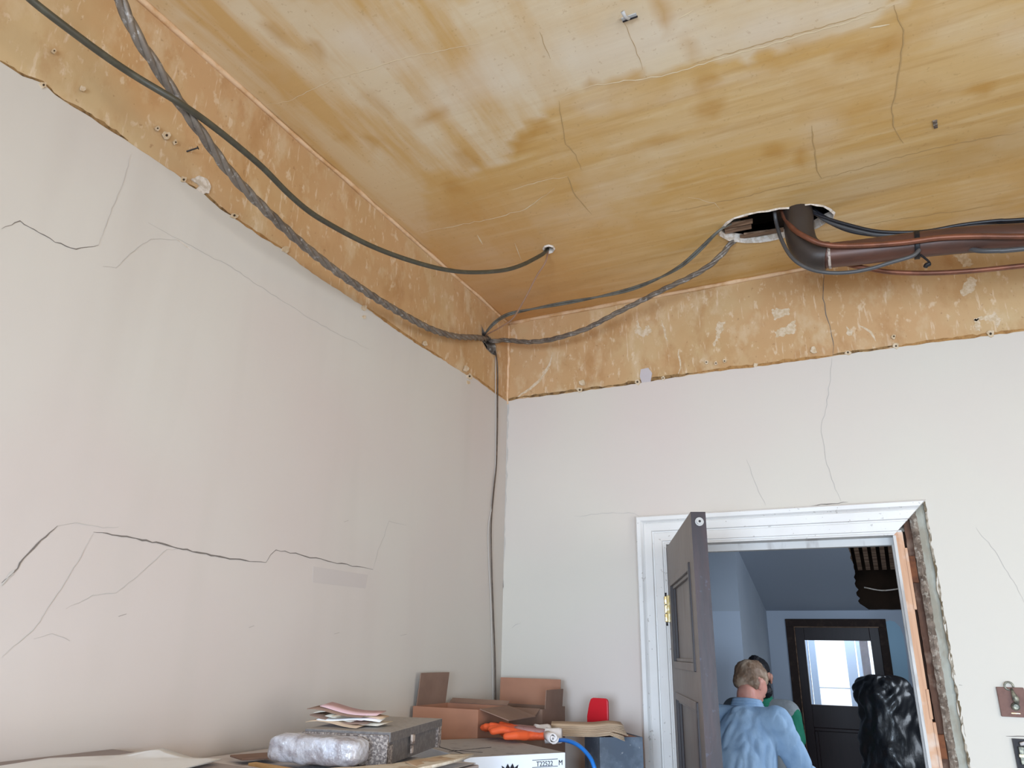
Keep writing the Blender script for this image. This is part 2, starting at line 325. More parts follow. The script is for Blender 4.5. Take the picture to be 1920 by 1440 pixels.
# ------------------------------------------------------------------ room constants
CZ, PZ, DZ = 3.345, 2.893, 2.110          # ceiling, paint line, door head
DL, DR = .813, 1.720                       # clear door opening
XR, YR = 4.7, -5.5                         # right wall, rear wall
LW = lambda x, y: hit(x, y, 0, 0); BW = lambda x, y: hit(x, y, 1, 0); CE = lambda x, y: hit(x, y, 2, CZ)
def sstep(a, b, x):
    t = min(1, max(0, (x-a)/(b-a))); return t*t*(3-2*t)
def blob(x, y, cx, cy, rx, ry, ang=0, soft=.6):
    c, s = math.cos(math.radians(ang)), math.sin(math.radians(ang)); dx, dy = x-cx, y-cy
    d = math.hypot((dx*c+dy*s)/rx, (-dx*s+dy*c)/ry)+noise.noise(Vector((x*.012, y*.012, cx)))*.45
    return 1-sstep(1-soft, 1, d)

# ------------------------------------------------------------------ ceiling with its torn hole
hole_px = [(1350, 440), (1356, 425), (1378, 408), (1402, 401), (1440, 394), (1480, 389), (1517, 383), (1545, 384), (1553, 392), (1562, 399), (1564, 408), (1550, 416), (1534, 424), (1518, 432), (1500, 440), (1470, 444), (1445, 448), (1425, 451), (1400, 452), (1366, 449)]
HOLE = jag([(p.x, p.y) for p in (CE(*q) for q in hole_px)], .03, .006)
SMALL = [(p.x, p.y) for p in (CE(1029+9*math.cos(a*PI/4), 466+6*math.sin(a*PI/4)) for a in range(8))]
patch_edge = [(1760, -10), (1690, 5), (1640, 40), (1560, 72), (1500, 88), (1420, 108), (1330, 118), (1290, 128), (1200, 140), (1130, 152), (1075, 175), (1050, 182), (1030, 205), (1015, 225), (975, 250), (960, 275), (955, 300), (880, 330), (760, 320), (640, 250), (480, 150), (330, 20), (310, -10)]
def ceil_attr(x, y):
    px, py = pix((x, y, CZ))
    if px < -900: return dict(amber=.4, grainx=.8, grainy=.2, mottle=.5, pale=0, deep=0, pinkish=0)
    ins = inpoly(px+noise.noise(Vector((px*.02, py*.02, 5)))*14, py+noise.noise(Vector((px*.02, py*.02, 9)))*10, patch_edge)
    n = noise.noise(Vector((px*.006, py*.01, 1)))
    # new-skimmed lighter patch of the upper left, amber everywhere else
    amber = .06 if ins else .80+.3*n
    d = min(abs(py-(.0+e[1])) for e in patch_edge if abs(e[0]-px) < 60) if any(abs(e[0]-px) < 60 for e in patch_edge) else 99
    if not ins and 940 < px < 1720 and d < 22: amber += .25*(1-d/22)
    if px < 760+py*.1 and not ins: amber = .45+.4*n
    deep = 0
    for b in [(975, 268, 42, 20, -30), (1010, 240, 26, 16, -30), (1330, 200, 26, 30, 60), (1325, 150, 22, 34, 80), (1290, 90, 12, 45, -20), (1240, 20, 10, 50, -24), (1660, 90, 46, 20, -15), (1610, 100, 60, 14, -12), (1840, 165, 30, 22, 0), (1180, 148, 70, 8, -10), (1090, 165, 40, 9, -28),
              (1520, 70, 60, 8, -14), (1240, 262, 60, 14, -12), (1450, 285, 30, 22, 0), (1500, 300, 14, 24, 0), (640, 255, 22, 12, 10), (700, 262, 26, 14, 20), (815, 218, 50, 12, -12), (520, 60, 44, 12, 42), (600, 90, 36, 10, 50), (880, 300, 40, 14, 40), (850, 350, 30, 20, 30), (700, 190, 60, 10, 40)]:
        deep = max(deep, blob(px, py, *b)*(.75 if b[2] < 60 else .5))
    pale = 0
    for b in [(900, 150, 190, 90, -15), (1150, 90, 260, 70, -10), (1420, 60, 200, 40, -16), (700, 90, 140, 60, 20), (1900, 60, 60, 60, 0), (1250, 180, 120, 18, -12), (1380, 150, 160, 14, -12), (1130, 200, 60, 18, 0), (1540, 240, 60, 60, 0), (1560, 30, 90, 30, -15)]:
        pale = max(pale, blob(px, py, *b, .9)*.75)
    return dict(amber=max(0, min(1, amber)), grainx=sstep(560, 860, px-py*.3)*(.35 if ins else 1), grainy=1-sstep(800, 1250, px-py*.2), mottle=.9 if not ins else .4, pale=pale if ins else pale*.45, deep=deep,
                pinkish=(1-sstep(0, 420, math.hypot(px-950, (py-600)*1.2)))*.9)
ceiling = struct(sheet('ceiling', [(0, YR), (XR, YR), (XR, 0), (0, 0)], [HOLE, SMALL], .035, lambda x, y: (x, y, CZ), ['ceil'], ceil_attr))
def ring(name, poly, k0, k1, z0, z1, m, parent, ax=2, jit=.006, thick=.012):
    cx = sum(p[0] for p in poly)/len(poly); cy = sum(p[1] for p in poly)/len(poly); mb = MB(); n = len(poly); rr = random.Random(5)
    vs = []
    for (k, z) in ((k1, z0), ((k0+k1)/2, z0-thick*.6), (k0, z0), (k0, z1)):
        for p in poly:
            kk = k*(1+rr.uniform(-jit, jit)*4) if k != k0 else k
            vs.append((cx+(p[0]-cx)*kk, cy+(p[1]-cy)*kk, z))
    if ax == 0: vs = [(v[2], v[0], v[1]) for v in vs]
    fs = [(r*n+i, r*n+(i+1) % n, (r+1)*n+(i+1) % n, (r+1)*n+i) for r in range(3) for i in range(n)]
    return mb.add(vs, fs).build(name, m, parent)
ring('plaster_edge', HOLE, .985, 1.022, CZ-.001, CZ+.035, 'pale_plaster', ceiling)
ring('plaster_edge', SMALL, .95, 1.35, CZ-.001, CZ+.03, 'pale_plaster', ceiling)
mb = MB()                                  # the void over the ceiling: boards close it
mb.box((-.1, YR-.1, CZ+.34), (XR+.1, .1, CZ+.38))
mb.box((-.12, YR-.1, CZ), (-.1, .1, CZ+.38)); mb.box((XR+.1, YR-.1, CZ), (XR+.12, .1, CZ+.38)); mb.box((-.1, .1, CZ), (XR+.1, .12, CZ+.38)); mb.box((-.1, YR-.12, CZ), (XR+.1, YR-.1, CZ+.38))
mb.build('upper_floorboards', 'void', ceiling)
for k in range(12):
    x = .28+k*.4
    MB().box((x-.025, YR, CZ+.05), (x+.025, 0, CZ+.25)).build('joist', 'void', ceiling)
for k, (a, b, wd) in enumerate([((1352, 432), (1412, 424), .03), ((1360, 442), (1410, 434), .03), ((1388, 450), (1470, 440), .028), ((1385, 415), (1403, 412), .02), ((1395, 446), (1440, 443), .016)]):
    A, B = CE(*a), CE(*b); A.z = CZ+.012+.006*(k % 2); B.z = CZ+.02; d = (B-A).normalized(); nrm = Vector((-d.y, d.x, 0))*wd/2
    MB().add([A-nrm, A+nrm, B+nrm*.8, B-nrm, A-nrm+Vector((0, 0, .008)), A+nrm+Vector((0, 0, .008)), B+nrm*.8+Vector((0, 0, .008)), B-nrm+Vector((0, 0, .008))],
             [(0, 1, 2, 3), (4, 5, 6, 7), (0, 1, 5, 4), (1, 2, 6, 5), (2, 3, 7, 6), (3, 0, 4, 7)]).build('lath', 'lath', ceiling)

def ribbon(name, plane, pts, wpx, m, parent, off=.0012, jit=1.5, seed=1, taper=True):
    """a crack: thin raised-lip line following photo points on a wall or ceiling plane"""
    rr = random.Random(seed); P = []
    for i in range(len(pts)-1):
        a, b = pts[i], pts[i+1]; L = math.dist(a, b); k = max(1, int(L/9))
        for j in range(k):
            t = j/k; P.append((a[0]+(b[0]-a[0])*t+rr.uniform(-jit, jit)*(j > 0), a[1]+(b[1]-a[1])*t+rr.uniform(-jit, jit)*(j > 0)))
    P.append(pts[-1]); n = len(P)
    nv = {'l': Vector((1, 0, 0)), 'b': Vector((0, -1, 0)), 'c': Vector((0, 0, -1))}[plane]; fn = {'l': LW, 'b': BW, 'c': CE}[plane]
    Q = [fn(*p) for p in P]; vs = []
    for i, q in enumerate(Q):
        t = (Q[min(i+1, n-1)]-Q[max(i-1, 0)]).normalized(); s = t.cross(nv).normalized()
        w = wpx*(.62 if m in ('crack_dark', 'crack_soft') else .8)/F*(q-CAM).length/2*rr.uniform(.6, 1.3)*(min(1, .25+4*min(i, n-1-i)/n) if taper else 1)
        vs += [q+s*w+nv*(off-.0002), q+nv*(off+.0001), q-s*w+nv*(off-.0002)]
    fs = []
    for i in range(n-1):
        for j in range(2): fs.append((i*3+j, i*3+j+1, i*3+4+j, i*3+3+j))
    return MB().add(vs, fs).build(name, m, parent, fix=False)
for k, (pts, wd, m) in enumerate([
    ([(1052, 182), (1075, 172), (1110, 160), (1180, 150), (1240, 143), (1300, 125), (1340, 112), (1420, 90), (1500, 66), (1580, 45), (1640, 24), (1690, 4)], 3.0, 'crack_pale'),
    ([(1300, 119), (1340, 107), (1430, 82), (1500, 61), (1585, 38), (1660, 12)], 1.6, 'crack_ceil'),
    ([(1676, 8), (1684, 36), (1695, 56), (1690, 110), (1680, 170), (1672, 200), (1675, 236), (1694, 268)], 2.4, 'crack_ceil'),
    ([(1522, 235), (1528, 290), (1532, 320), (1541, 335)], 2.2, 'crack_ceil'),
    ([(1541, 335), (1640, 308), (1700, 290), (1790, 270), (1920, 245)], 2.0, 'crack_ceil'),
    ([(1541, 335), (1460, 352), (1380, 372), (1290, 392), (1240, 398)], 1.6, 'crack_ceil'),
    ([(1048, 188), (1055, 235), (1060, 270), (1080, 290), (1090, 318)], 1.6, 'crack_ceil'),
    ([(1064, 330), (1075, 360), (1095, 385), (1110, 402)], 2.0, 'crack_ceil'),
    ([(790, 436), (860, 422), (930, 408), (985, 392), (1040, 352)], 2.0, 'crack_pale'),
    ([(960, 355), (1020, 338), (1065, 330)], 1.8, 'crack_pale'),
    ([(500, 196), (540, 190), (620, 150), (690, 130), (760, 108), (900, 80)], 1.6, 'crack_pale'),
    ([(1170, 42), (1192, 90), (1205, 130)], 1.3, 'crack_ceil'), ([(1012, 60), (1032, 110)], 1.3, 'crack_ceil'),
    ([(895, 440), (905, 458)], 5, 'crack_pale'), ([(965, 455), (978, 488)], 1.6, 'crack_pale'), ([(1290, 370), (1340, 380), (1350, 392)], 1.4, 'crack_pale'),
    ([(1630, 52), (1668, 45)], 5, 'crack_pale'), ([(1270, 36), (1300, 18)], 4, 'crack_pale'), ([(1500, 438), (1900, 380)], 1.2, 'crack_ceil')]):
    ribbon('crack', 'c', pts, wd, m, ceiling, seed=k)

# ------------------------------------------------------------------ left wall
corner_hole = [(903, 612), (909, 624), (920, 634), (929, 646), (932, 668), (922, 664), (912, 654), (904, 640)]
CH = [(p.y, p.z) for p in (LW(*q) for q in corner_hole)]
wl = struct(sheet('wall_left', [(YR, 0), (0, 0), (0, CZ), (YR, CZ)], [CH], .12, lambda a, b: (0, a, b), ['frieze']))
MB().add([(-.16, CH[0][0]-.12, 2.95), (-.16, .1, 2.95), (-.16, .1, 3.3), (-.16, CH[0][0]-.12, 3.3)], [(0, 1, 2, 3)]).box((-.14, -.5, 2.9), (-.13, .05, CZ), 0).build('wall_core', 'void', wl)
ring('plaster_edge', [(p[0], p[1]) for p in CH], .97, 1.10, .001, -.05, 'rubble', wl, ax=0)
edge_l = [(0, 118), (40, 144), (80, 158), (100, 178), (120, 192), (170, 222), (240, 268), (300, 308), (336, 333), (352, 348), (382, 366), (410, 392), (440, 412), (480, 440), (530, 470), (560, 496), (600, 524), (650, 556), (690, 582), (740, 618), (790, 652), (830, 676), (868, 700), (886, 708), (905, 722), (926, 738), (942, 748)]
top = [(p.y, p.z) for p in (LW(*q) for q in edge_l)]; top = jag(top, .02, .0025, False)
slope = (top[-1][1]-top[0][1])/(top[-1][0]-top[0][0])
poly = [(YR, 0), (0, 0), (0, top[-1][1])]+list(reversed(top))+[(YR, top[0][1]+.0)]
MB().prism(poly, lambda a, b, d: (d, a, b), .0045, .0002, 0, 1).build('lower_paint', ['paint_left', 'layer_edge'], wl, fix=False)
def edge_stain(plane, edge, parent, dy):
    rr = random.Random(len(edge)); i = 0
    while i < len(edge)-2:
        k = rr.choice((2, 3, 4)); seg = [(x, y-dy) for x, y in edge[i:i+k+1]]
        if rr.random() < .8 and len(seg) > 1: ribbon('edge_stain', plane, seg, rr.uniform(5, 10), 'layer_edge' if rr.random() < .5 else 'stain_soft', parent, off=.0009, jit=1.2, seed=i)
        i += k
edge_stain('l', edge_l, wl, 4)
OFFP = .0058
for k, (pts, wd, m) in enumerate([
    ([(0, 430), (35, 415), (70, 437), (100, 455), (140, 468), (182, 460)], 2.2, 'crack_dark'), ([(182, 460), (200, 410), (222, 358), (232, 330), (243, 290)], 1.5, 'crack_soft'),
    ([(190, 500), (215, 503), (255, 465), (280, 449), (330, 450)], 1.5, 'crack_soft'), ([(275, 418), (330, 448), (390, 480), (430, 500), (480, 535), (540, 572), (600, 610), (690, 655)], 1.4, 'crack_soft'),
    ([(328, 450), (345, 462), (358, 470)], 4, 'pale_plaster'),
    ([(172, 998), (235, 1006), (310, 1022), (330, 1028), (420, 1046), (496, 1055)], 4.0, 'crack_dark'), ([(496, 1055), (505, 1040), (515, 1031), (560, 1040), (620, 1054), (697, 1068)], 2.6, 'crack_dark'),
    ([(697, 1068), (705, 1040), (727, 977), (760, 985)], 1.5, 'crack_soft'), ([(0, 1093), (22, 1074), (42, 1046), (60, 1028), (105, 986)], 4.2, 'crack_dark'),
    ([(172, 1000), (145, 1050), (100, 1120), (60, 1180), (0, 1232)], 1.8, 'crack_soft'), ([(340, 1030), (310, 1030), (260, 1075), (215, 1112), (170, 1116), (120, 1142)], 1.6, 'crack_soft'),
    ([(105, 986), (140, 980), (190, 990), (220, 988)], 1.6, 'crack_soft'), ([(60, 1198), (95, 1188), (128, 1202)], 1.6, 'crack_soft'), ([(0, 1098), (12, 1082), (24, 1068)], 9, 'crack_soft'),
    ([(219, 1156), (234, 1151)], 3, 'crack_dark'), ([(642, 979), (651, 976)], 2, 'crack_dark'), ([(624, 1189), (634, 1186)], 2, 'crack_dark'), ([(748, 1192), (760, 1189)], 2, 'crack_dark'), ([(464, 1177), (474, 1173)], 2, 'crack_dark')]):
    ribbon('crack', 'l', pts, wd, m, wl, off=OFFP, seed=40+k)
def quadpatch(name, plane, pts, m, parent, off, th=.0006):
    fn = {'l': LW, 'b': BW, 'c': CE}[plane]; ax = {'l': 0, 'b': 1, 'c': 2}[plane]; sg = {'l': 1, 'b': -1, 'c': -1}[plane]
    P = [fn(*q) for q in pts]; o2 = [i for i in range(3) if i != ax]
    def f(a, b, d):
        v = [0, 0, 0]; v[o2[0]] = a; v[o2[1]] = b; v[ax] = (CZ if ax == 2 else 0)+sg*d; return tuple(v)
    return MB().prism([(p[o2[0]], p[o2[1]]) for p in P], f, off+th, off).build(name, m, parent)
quadpatch('faded_patch', 'l', [(585, 1062), (688, 1078), (683, 1103), (584, 1092)], 'patch_l', wl, .0046)
def chips(plane, lst, parent, off=.001):
    for k, (x, y, r, dark) in enumerate(lst):
        rr = random.Random(k*7+3)
        pts = [(x+r*math.cos(a)*rr.uniform(.6, 1.2), y+r*math.sin(a)*rr.uniform(.6, 1.2)) for a in [j*2*PI/9 for j in range(9)]]
        quadpatch('plaster_chip', plane, pts, 'chip' if dark != 2 else 'lilac_plaster', parent, off, .003)
        if dark == 1: quadpatch('screw_hole', plane, [(x+r*.32*math.cos(a), y+r*.32*math.sin(a)) for a in [j*2*PI/7 for j in range(7)]], 'hole_dark', parent, off+.003, .0006)
chips('l', [(78, 161, 7, 1), (98, 97, 5, 1), (292, 242, 5, 1), (309, 255, 8, 1), (326, 268, 5, 1), (152, 168, 6, 0), (341, 338, 7, 1), (436, 405, 7, 1), (533, 469, 7, 0), (681, 577, 6, 0), (680, 595, 4, 0), (672, 542, 5, 0), (795, 645, 5, 0), (872, 692, 6, 0), (878, 706, 6, 1), (876, 718, 4, 0)], wl, .0045)
quadpatch('plaster_chip', 'l', jag([(357, 337), (372, 331), (386, 336), (393, 350), (390, 362), (376, 366), (366, 358), (372, 350), (364, 342)], 4, 1.5), 'pale_plaster', wl, .001, .003)
# plaster ridges where the walls meet the ceiling
def ridge(name, pts, r, parent):
    rr = random.Random(2); P = catmull([Vector(p)+Vector([rr.uniform(-.0025, .0025) for _ in range(3)]) for p in pts], 2)
    return MB().tube(P, [r*rr.uniform(.75, 1.2) for _ in P], 6).build(name, 'ridge', parent, smooth=True)
ridge('plaster_ridge', [(.004, YR+.1+k*.18, CZ-.008) for k in range(30)]+[(.004, -.004, CZ-.008)], .009, wl)

# ------------------------------------------------------------------ back wall
R0.seed(11)
redge = jag([(1.842, 0), (1.842, 2.2), (1.848, 2.236)], .03, .006, False)
outer = [(0, 0), (DL-.02, 0), (DL-.02, DZ+.02), (1.74, DZ+.06), (1.79, DZ+.1)] + list(reversed(redge)) + [(XR, 0), (XR, CZ), (0, CZ)]
outer = [(0, 0), (DL-.02, 0), (DL-.02, DZ+.02), (1.72, DZ+.02), (1.72, 2.236)] + list(reversed(redge))+[(XR, 0), (XR, CZ), (0, CZ)]
wb = struct(sheet('wall_back', outer, [], .12, lambda a, b: (a, 0, b), ['frieze']))
edge_b = [(942, 748), (952, 753), (975, 748), (1040, 741), (1100, 733), (1150, 726), (1200, 719), (1250, 711), (1300, 703), (1360, 695), (1430, 687), (1500, 677), (1560, 669), (1600, 663), (1680, 652), (1760, 642), (1850, 631), (1925, 621)]
top = jag([(max(0, p.x), p.z) for p in (BW(*q) for q in edge_b)], .02, .0022, False)
poly = [(0, 0), (DL-.021, 0), (DL-.021, DZ+.021), (1.721, DZ+.021), (1.721, 2.236)]+list(reversed([(a+.001, b) for a, b in redge]))+[(XR, 0), (XR, top[-1][1]+.01)]+list(reversed(top))
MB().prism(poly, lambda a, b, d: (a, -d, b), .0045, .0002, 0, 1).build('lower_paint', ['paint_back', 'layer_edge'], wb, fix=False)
# wall thickness round the opening, and the hall side of the wall
mb = MB(); mb.box((DL-.04, .006, 0), (DL-.021, .15, DZ+.04)); mb.box((DL-.04, .006, DZ+.021), (1.72, .15, DZ+.06)); mb.box((1.72, .05, DZ+.021), (1.86, .15, DZ+.2))
mb.build('wall_core', 'rubble', wb); mb = MB(); mb.box((-1.6, .15, 0), (DL-.021, .16, 3.8)); mb.box((1.86, .15, 0), (2.7, .16, 3.8)); mb.box((DL-.021, .15, DZ+.03), (1.86, .16, 3.8)); mb.build('hall_plaster', 'hall_wall', wb)
mb = MB(); mb.box((1.86, .01, 0), (1.9, .15, 2.26)); mb.box((1.75, .06, 2.2), (1.9, .15, 2.3)); mb.build('wall_core', 'rubble', wb)
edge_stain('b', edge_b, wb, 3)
for k, (pts, wd, m) in enumerate([
    ([(1560, 672), (1556, 720), (1548, 770), (1540, 800), (1548, 860), (1560, 900), (1578, 944)], 1.8, 'crack_soft'), ([(1400, 862), (1416, 905), (1436, 948)], 1.5, 'crack_soft'),
    ([(1078, 968), (1140, 963), (1190, 963), (1202, 970)], 1.5, 'crack_soft'), ([(1830, 990), (1870, 1040), (1900, 1090), (1920, 1130)], 1.3, 'crack_soft'), ([(960, 1178), (978, 1168)], 2, 'crack_soft'),
    ([(1460, 958), (1500, 952), (1560, 945), (1590, 942)], 2.2, 'crack_dark'), ([(1798, 1284), (1804, 1285)], 3, 'crack_dark'), ([(1886, 1380), (1930, 1381)], 2, 'crack_dark')]):
    ribbon('crack', 'b', pts, wd, m, wb, off=OFFP, seed=80+k)
ribbon('crack', 'b', [(1545, 500), (1543, 560), (1552, 600), (1562, 640), (1562, 668)], 2, 'crack_dark', wb, off=.0012, seed=99)
chips('b', [(1088, 732, 6, 1), (1196, 717, 6, 1), (1244, 710, 4, 1), (1325, 680, 4, 1), (1343, 682, 4, 1), (1359, 678, 4, 1), (1417, 686, 5, 0), (1590, 662, 6, 1), (1680, 650, 6, 1), (1676, 632, 5, 1), (1857, 627, 8, 1), (1093, 718, 6, 0), (1526, 658, 7, 0)], wb, .0045)
quadpatch('plaster_chip', 'b', [(1202, 693), (1216, 690), (1223, 700), (1220, 717), (1204, 720), (1200, 706)], 'lilac_plaster', wb, .001, .003)
for k, P in enumerate([[(1446, 580), (1480, 577), (1482, 590), (1450, 600)], [(1492, 600), (1490, 625), (1455, 632), (1452, 622), (1475, 610)], [(1868, 585), (1876, 600), (1870, 615), (1862, 600), (1825, 600)], [(1826, 600), (1836, 598), (1838, 622), (1828, 618)], [(1586, 612), (1598, 620), (1600, 632), (1588, 628)], [(1345, 605), (1362, 600), (1350, 630), (1338, 650)],
                       [(1196, 600), (1204, 620), (1216, 608), (1222, 622), (1206, 634), (1190, 622)], [(1800, 545), (1816, 520), (1832, 524), (1826, 545), (1806, 556)], [(1790, 478), (1812, 474), (1826, 498), (1806, 500)]]):
    quadpatch('plaster_chip', 'b', jag(P, 3.2, 2.4), 'chip', wb, .0004, .0006)
for k, (pts, wd) in enumerate([([(1030, 690), (1010, 715), (985, 735), (960, 750)], 6), ([(1036, 660), (1030, 685), (1016, 700)], 5), ([(1272, 655), (1276, 690), (1270, 705)], 4), ([(1240, 600), (1252, 640)], 4), ([(1610, 610), (1632, 622), (1642, 640)], 5)]):
    ribbon('plaster_scrape', 'b', pts, wd, 'chip', wb, off=.0006, seed=k)
ridge('plaster_ridge', [(.004+k*.16, -.004, CZ-.006) for k in range(30)], .011, wb)
ridge('plaster_ridge', [(.004, -.005, PZ-.02+k*.05) for k in range(10)], .007, wb)
ribbon('crack', 'b', [(953, 756), (950, 900), (945, 1040), (941, 1120), (938, 1285)], 5, 'crack_soft', wb, off=.006, seed=5, taper=False)
ribbon('crack', 'b', [(944, 1085), (943, 1100), (942, 1118)], 7, 'crack_dark', wb, off=.007, seed=6)

# rough exposed strip where the right-hand casing has been prised off
def vstrip(name, x0, x1, y, m, parent, z1=2.235, jit=.0, th=.02, seed=1, dip=0.0):
    rr = random.Random(seed); vs = []; n = 150
    for k in range(n+1):
        z = z1*k/n; a = x0+rr.uniform(-jit, jit)*.5; b = x1+rr.uniform(-jit, jit)*.5
        vs += [(a, y+rr.uniform(-jit, jit)*.6, z), ((a+b)/2, y-dip+rr.uniform(-jit, jit)*.8, z), (b, y+rr.uniform(-jit, jit)*.6, z), (b, y+th, z), (a, y+th, z)]
    fs = [(k*5+j, k*5+(j+1) % 5, k*5+5+(j+1) % 5, k*5+5+j) for k in range(n) for j in range(5)]+[(0, 1, 2, 3, 4), tuple(n*5+j for j in range(5))]
    return MB().add(vs, fs).build(name, m, parent)
vstrip('render_band', 1.805, 1.850, .012, 'grey_render', wb, jit=.002, th=.13, seed=1, dip=.006)
vstrip('mortar_band', 1.785, 1.812, .010, 'rubble', wb, jit=.0035, th=.12, seed=2, dip=.008)
vstrip('rough_stud', 1.762, 1.790, .026, 'old_wood', wb, jit=.002, th=.10, seed=3, z1=2.20)
vstrip('dirty_edge', 1.841, 1.849, -.0045, 'stain_edge', wb, jit=.003, th=.02, seed=4)
MB().box((1.70, .10, 2.10), (1.90, .145, 2.30)).box((1.756, .10, 0), (1.90, .145, 2.10)).build('backing_board', 'old_wood', wb)
for z0, z1 in ((1.93, 2.03), (1.32, 1.40)):
    MB().box((1.757, .004, z0), (1.782, .09, z1)).build('packing_block', 'rust_wood', wb, bevel=.002)

# door lining, casing (trim_1)
trim = bpy.data.objects.new('trim_1', None); COL.objects.link(trim); struct(trim); trim.location = (DL, 0, 0)
prof = [(0, 0), (0, .012), (.006, .014), (.010, .010), (.014, .010), (.016, .019), (.050, .021), (.053, .016), (.057, .017), (.060, .027), (.092, .030), (.096, .024), (.100, .030), (.106, .038), (.122, .040), (.129, .032), (.129, 0)]
def casing(name, path, parent):
    """path(u)->two end points at outward offset u"""
    vs = []; n = len(prof)
    for e in (0, 1):
        for uu, d in prof: x, z = path(uu)[e]; vs.append((x, -.0045-d, z))
    fs = [(i, i+1, n+i+1, n+i) for i in range(n-1)]+[tuple(range(n)), tuple(range(2*n-1, n-1, -1)), (0, n, 2*n-1, n-1)]
    return local(parent, MB().add(vs, fs).build(name, 'white_gloss', parent))
casing('side_casing', lambda q: ((DL-q, 0), (DL-q, DZ+q)), trim)
casing('head_casing', lambda q: ((DL-q, DZ+q), (DR+q, DZ+q)), trim)
def tb(name, a, b, m, parent, bevel=.0015): return local(parent, MB().box(a, b).build(name, m, parent, bevel=bevel))
tb('side_jamb', (DL-.02, -.004, 0), (DL, .15, DZ), 'white_worn', trim)
tb('head_jamb', (DL-.02, -.004, DZ), (DR+.03, .15, DZ+.02), 'white_worn', trim)
tb('door_stop', (DL, .05, 0), (DL+.012, .085, DZ-.03), 'white_worn', trim)
tb('door_stop', (DL, .05, DZ-.03), (DR, .085, DZ), 'white_worn', trim)
o = local(trim, MB().box((DR, -.006, 0), (DR+.032, .15, DZ+.012)).build('side_jamb', ['raw_wood', 'white_worn'], trim))
for p in o.data.polygons:
    if p.normal.x < -.5: p.material_index = 1
tb('door_stop', (DR-.012, .03, 0), (DR, .085, DZ-.03), 'white_worn', trim)
tb('side_jamb', (DR-.004, -.008, 0), (DR+.007, .004, DZ), 'white_worn', trim)
for z0, z1, dx in ((1.83, 2.06, 0), (1.45, 1.55, -.004), (1.28, 1.44, .002)):
    tb('nailed_batten', (DR+.030+dx, -.010, z0), (DR+.040+dx, .02, z1), 'raw_wood', trim)

# open door leaf (door_1)
ANG = math.radians(-70.3)
leaf = bpy.data.objects.new('door_1', None); COL.objects.link(leaf); struct(leaf); leaf.location = (DL, -.012, 0); leaf.rotation_euler.z = ANG
LWD, TH, LZ = .897, .048, 2.095
def lb(name, a, b, m, bevel=.0015, par=leaf): return MB().box(a, b).build(name, m, par, bevel=bevel)
SX0, SX1 = .118, LWD-.105
def framed(name, a, b):
    o = MB().box(a, b).build(name, ['door_face', 'door_edge'], leaf)
    for p in o.data.polygons:
        if p.normal.y > -.5: p.material_index = 1
    return o
framed('hinge_stile', (0, 0, .01), (SX0, TH, LZ)); framed('lock_stile', (SX1, 0, .01), (LWD, TH, LZ))
for nm, z0, z1 in (('top_rail', 1.945, LZ), ('upper_rail', 1.51, 1.60), ('lock_rail', .80, .95), ('bottom_rail', .01, .22)):
    framed(nm, (SX0, 0, z0), (SX1, TH, z1))
for z0, z1 in ((1.60, 1.945), (.95, 1.51), (.22, .80)):
    pn = lb('panel', (SX0, .016, z0), (SX1, .032, z1), 'door_face')
    for s, m in ((0, 0), (1, 1)):
        y0 = -.006 if s == 0 else TH-.014
        mb = MB(); w_ = .026
        for (a, b) in (((SX0, z0), (SX0+w_, z1)), ((SX1-w_, z0), (SX1, z1))): mb.box((a[0], y0, a[1]), (b[0], y0+.022, b[1])); mb.box((a[0]+(w_ if a[0] == SX0 else -.012), y0+.010, a[1]+w_), (a[0]+(w_+.012 if a[0] == SX0 else 0), y0+.022, b[1]-w_))
        mb.build('panel_moulding', 'door_mould' if s == 0 else 'door_edge', pn, bevel=.002)
        mb = MB()
        for (za, zb, zc) in ((z0, z0+w_, z0+w_), (z1-w_, z1, z1-w_-.012)): mb.box((SX0+w_, y0, za), (SX1-w_, y0+.022, zb)); mb.box((SX0+w_, y0+.010, zc), (SX1-w_, y0+.022, zc+.012))
        mb.build('panel_moulding', 'door_face' if s == 0 else 'door_edge', pn, bevel=.002)
def hinge(z):
    h = MB().box((0, -.012, z-.055), (.034, -.0005, z+.055)).build('hinge', 'brass', leaf, bevel=.001)
    k = MB()
    for a in range(3): k.tube([(-.004, -.012, z-.052+a*.036), (-.004, -.012, z-.020+a*.036)], .0135, 12)
    k.build('knuckle', 'brass', h, smooth=False)
    MB().tube([(-.004, -.012, z-.068), (-.004, -.012, z-.062), (-.004, -.012, z+.062), (-.004, -.012, z+.068)], [.008, .006, .006, .008], 10).build('hinge_pin', 'black_iron', h)
    MB().box((-.026, -.010, z-.06), (-.012, .001, z+.065)).build('hinge_plate', 'black_iron', h)
hinge(1.835); hinge(.35)
mb = MB(); mb.tube([(LWD-.0, .026, 2.062), (LWD+.006, .026, 2.062)], .014, 16); mb.tube([(LWD+.006, .026, 2.062), (LWD+.012, .026, 2.062)], .0095, 16)
bs = mb.build('rubber_stop', 'rubber', leaf); bs['label'] = 'pale round stop on the door edge'
mb = MB(); mb.tube([(LWD+.012, .026, 2.062), (LWD+.014, .026, 2.062)], .004, 8); mb.build('screw', 'black_iron', bs)
MB().box((LWD-.0005, .014, 1.22), (LWD+.0015, .022, 1.27)).build('latch_plate', 'weld', leaf)

